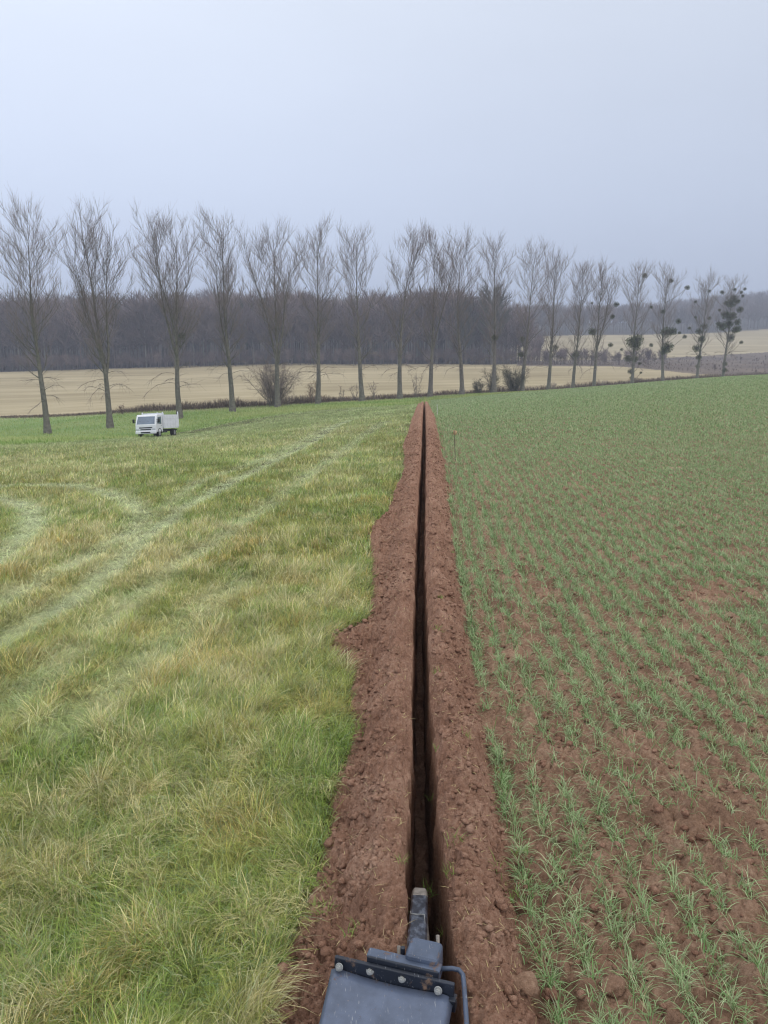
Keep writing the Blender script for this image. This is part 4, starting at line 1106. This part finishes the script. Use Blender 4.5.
    bm.faces.new(secs[0]); bm.faces.new(secs[-1][::-1]); bm_obj('worn_tip', bm, M['worn'], leg, .004)
    bm = bmesh.new(); c = c0 + ax * Lg * .60
    w_ = Wood(); w_.add(np.array([T(c - side * .036 + nn * .003 + ax * .03), T(c - side * .034 + nn * .004), T(c - side * .010 + nn * .005 - ax * .006), T(c + side * .026 + nn * .004 - ax * .002), T(c + side * .030 + nn * .003 - ax * .09)]), [.0018, .0028, .0032, .0026, .0012], 5); w_.build('weld_seam', M['bolt'], leg)
    # share under the leg, down in the trench bottom
    bm = bmesh.new(); tip = c1 - org
    v = [bm.verts.new(x) for x in (tip + Vector((-.03, -.05, -.03)), tip + Vector((.03, -.05, -.03)), tip + Vector((.035, -.30, -.58)), tip + Vector((-.035, -.30, -.58)), tip + Vector((-.03, -.30, -.03)), tip + Vector((.03, -.30, -.03)), tip + Vector((.035, -.50, -.58)), tip + Vector((-.035, -.50, -.58)))]
    for f in ((0, 1, 2, 3), (4, 7, 6, 5), (0, 4, 5, 1), (3, 2, 6, 7), (0, 3, 7, 4), (1, 5, 6, 2)): bm.faces.new([v[i] for i in f])
    bm_obj('share', bm, M['worn'], r, .006)
    # two worn keeper pins beside the leg
    for px, py in ((399, 957), (438, 946)):
        q = P(px, py, .26); bm = bmesh.new(); bm_cyl(bm, (0, 0, 0), .008, .08, 'Z', 12); bmesh.ops.rotate(bm, cent=(0, 0, 0), matrix=Matrix.Rotation(-.75, 3, 'X'), verts=bm.verts[:]); bm_obj('keeper_pin', bm, M['worn'], r, .004, loc=T(q))
    # guard rod at the right
    z = .30; pts = [P(434, 969, z), P(452, 968.5, z), P(459, 970, z), P(463, 975, z), P(464, 985, z), P(465.5, 1005, z), P(468, 1045, z), P(470, 1090, z)]
    w_ = Wood()
    L_ = [np.array(T(p)) for p in pts]
    # ring-per-joint tube with a square section
    bm = bmesh.new(); prev = None; rr = .0095
    for i, p in enumerate(L_):
        d = unit(L_[min(i + 1, len(L_) - 1)] - L_[max(i - 1, 0)]); sd = unit(np.cross(d, [0, 0, 1.])); ring = [bm.verts.new(p + sd * rr * math.cos(a) + np.array([0, 0, 1.]) * rr * math.sin(a)) for a in np.arange(8) * PI / 4 + PI / 8]
        if prev:
            for k in range(8): bm.faces.new((prev[k], prev[(k + 1) % 8], ring[(k + 1) % 8], ring[k]))
        else: bm.faces.new(ring)
        prev = ring
    bm.faces.new(prev[::-1]); bm_obj('guard_rod', bm, M['bracket'], r, smooth=True)
    slab(.405, .475, -.03, .01, -.06, -.012, 'stiffener', M['darkblue'], .004)
    # beam under the plate that runs back to the tractor, out of view
    slab(.16, .30, .10, 1.3, -.10, -.03, 'draw_beam', M['darkblue'], .006)
    for a in (.19, .27): slab(a, a + .02, -.02, .12, -.09, -.018, 'gusset', M['darkblue'], .003)
plough()

# ------------------------------------------------------------------ marker sticks
M['stick'] = plain('weathered_stick', (.10, .085, .07), .9, 0, .2, 30)
M['orange'] = plain('faded_orange_tape', (.55, .38, .22), .7, 0, .15, 30)
M['stickw'] = plain('white_marker', (.62, .62, .58), .6, 0, .1, 30)
def stick(px, py, h, r0, lean, matt, label, flag=None):
    X, Y = ground(px, py); z = float(terr(X, Y))
    root = empty('marker_stake', (X, Y, z - .05)); tag(root, label, 'stake')
    w = Wood(); w.add(np.array([(0, 0, 0), (lean * .5, 0, h * .5 + .01), (lean, 0, h)]), [r0, r0 * .9, r0 * .7], 7); w.build('shaft', M[matt], root)
    if flag:
        bm = bmesh.new(); g = []
        for i in range(7):
            t = i / 6; g.append([bm.verts.new((lean - .02 + .16 * t * .6, .02 * math.sin(t * 7), h - .02 - .03 * t)), bm.verts.new((lean - .02 + .12 * t * .6, .02 * math.sin(t * 7 + .6), h - .13 - .02 * t))])
        for a, b in zip(g[:-1], g[1:]): bm.faces.new((a[0], b[0], b[1], a[1]))
        o = bm_obj('flag', bm, M[flag], root, smooth=True); m = o.modifiers.new('Solidify', 'SOLIDIFY'); m.thickness = .003
stick(455.5, 463, .88, .007, -.05, 'stick', 'thin dark stake with a faded orange tape in the wheat near the trench', 'orange')
stick(437.3, 416, .62, .016, -.02, 'stickw', 'short white stake beside the far part of the trench')

# ------------------------------------------------------------------ haze
m, nt, out = new_mat('haze_air')
pv = N(nt, 'ShaderNodeVolumePrincipled'); pv.inputs['Color'].default_value = (.78, .85, 1.0, 1); pv.inputs['Density'].default_value = .00075; pv.inputs['Anisotropy'].default_value = .0
nt.links.new(pv.outputs['Volume'], out.inputs['Volume'])
zlo = float(min(FZ.min(), Vl[:, 2].min(), V[:, 2].min())) - 2
bm = bmesh.new(); bm_box(bm, (0, 0, 0), (1, 1, 1)); hz = bm_obj('haze', bm, m)
zhi = 110.0; hz.scale = (90000, 14400, zhi - zlo); hz.location = (0, 6900, (zhi + zlo) / 2)
tag(hz, 'thin grey blue haze filling the valley air', 'haze', kind='stuff'); hz.visible_shadow = True

# ------------------------------------------------------------------ sky and sun
SUN_EL, SUN_AZ = math.radians(42), math.radians(115)    # azimuth clockwise from +Y
world = bpy.data.worlds.new('World'); scene.world = world; world.use_nodes = True
nt = world.node_tree; nt.nodes.clear(); L = nt.links.new
out = N(nt, 'ShaderNodeOutputWorld'); sky = N(nt, 'ShaderNodeTexSky'); sky.sky_type = 'NISHITA'; sky.sun_disc = False
sky.sun_elevation = SUN_EL; sky.sun_rotation = SUN_AZ; sky.air_density = 1.0; sky.dust_density = 3.0
b1 = N(nt, 'ShaderNodeBackground'); b1.inputs['Strength'].default_value = .08; L(sky.outputs['Color'], b1.inputs['Color'])
tc = N(nt, 'ShaderNodeTexCoord'); sp = N(nt, 'ShaderNodeSeparateXYZ'); L(tc.outputs['Generated'], sp.inputs['Vector'])
rmp = N(nt, 'ShaderNodeValToRGB'); e = rmp.color_ramp
e.elements[0].position = 0.0; e.elements[0].color = (.45, .51, .68, 1); e.elements[1].position = 1.0; e.elements[1].color = (1.06, 1.07, 1.08, 1)
for pos, c in ((.06, (.465, .53, .69, 1)), (.18, (.525, .59, .73, 1)), (.38, (.61, .665, .77, 1)), (.6, (.90, .935, .98, 1))):
    k = e.elements.new(pos); k.color = c
nz = N(nt, 'ShaderNodeTexNoise'); nz.inputs['Scale'].default_value = 1.6; nz.inputs['Detail'].default_value = 4; nz.inputs['Roughness'].default_value = .5
mp = N(nt, 'ShaderNodeMapping'); mp.inputs['Scale'].default_value = (1, 1, 3.0); L(tc.outputs['Generated'], mp.inputs['Vector']); L(mp.outputs['Vector'], nz.inputs['Vector'])
# layer cloud: brighter towards the left, faint mottling
ma = N(nt, 'ShaderNodeMath', operation='MULTIPLY_ADD'); ma.inputs[1].default_value = -.34; ma.inputs[2].default_value = 1.0; L(sp.outputs['X'], ma.inputs[0])
mb = N(nt, 'ShaderNodeMath', operation='MULTIPLY_ADD'); mb.inputs[1].default_value = .16; mb.inputs[2].default_value = -.08; L(nz.outputs['Fac'], mb.inputs[0])
mc = N(nt, 'ShaderNodeMath', operation='ADD'); L(ma.outputs[0], mc.inputs[0]); L(mb.outputs[0], mc.inputs[1])
L(sp.outputs['Z'], rmp.inputs['Fac'])
vm = N(nt, 'ShaderNodeVectorMath', operation='SCALE'); L(rmp.outputs['Color'], vm.inputs[0]); L(mc.outputs[0], vm.inputs['Scale'])
b2 = N(nt, 'ShaderNodeBackground'); b2.inputs['Strength'].default_value = 1.0; L(vm.outputs['Vector'], b2.inputs['Color'])
mx = N(nt, 'ShaderNodeMixShader'); mx.inputs['Fac'].default_value = .92; L(b1.outputs[0], mx.inputs[1]); L(b2.outputs[0], mx.inputs[2]); L(mx.outputs[0], out.inputs['Surface'])
sd = bpy.data.lights.new('overcast_sun', 'SUN'); sd.energy = .7; sd.angle = math.radians(28); sd.color = (1, .985, .95)
so = bpy.data.objects.new('overcast_sun', sd); COL.objects.link(so)
dirv = Vector((math.sin(SUN_AZ) * math.cos(SUN_EL), math.cos(SUN_AZ) * math.cos(SUN_EL), math.sin(SUN_EL)))
so.rotation_euler = (-dirv).to_track_quat('-Z', 'Y').to_euler(); so.location = (30, -20, 60)

# ------------------------------------------------------------------ camera and render settings
cam = bpy.data.cameras.new('camera'); co = bpy.data.objects.new('camera', cam); COL.objects.link(co)
cam.sensor_fit = 'VERTICAL'; cam.sensor_height = 24; cam.lens = 24 * F / 1024; cam.clip_start = .05; cam.clip_end = 30000
co.location = (0, 0, H_CAM); co.rotation_euler = (PI / 2 - PITCH, 0, 0); scene.camera = co
scene.view_settings.view_transform = 'Standard'; scene.view_settings.look = 'None'; scene.view_settings.gamma = 1; scene.view_settings.exposure = 0.46
scene.render.engine = 'CYCLES'; cy = scene.cycles
cy.use_denoising = True; cy.denoiser = 'OPENIMAGEDENOISE'; cy.denoising_input_passes = 'RGB_ALBEDO_NORMAL'; cy.denoising_prefilter = 'ACCURATE'; cy.max_bounces = 6; cy.diffuse_bounces = 3; cy.glossy_bounces = 2; cy.transmission_bounces = 3; cy.volume_bounces = 0; cy.transparent_max_bounces = 8
cy.use_adaptive_sampling = True; cy.adaptive_threshold = .012; cy.pixel_filter_type = 'BLACKMAN_HARRIS'; cy.filter_width = 1.15
print('counts', sum(len(o.data.polygons) for o in scene.objects if o.type == 'MESH'))
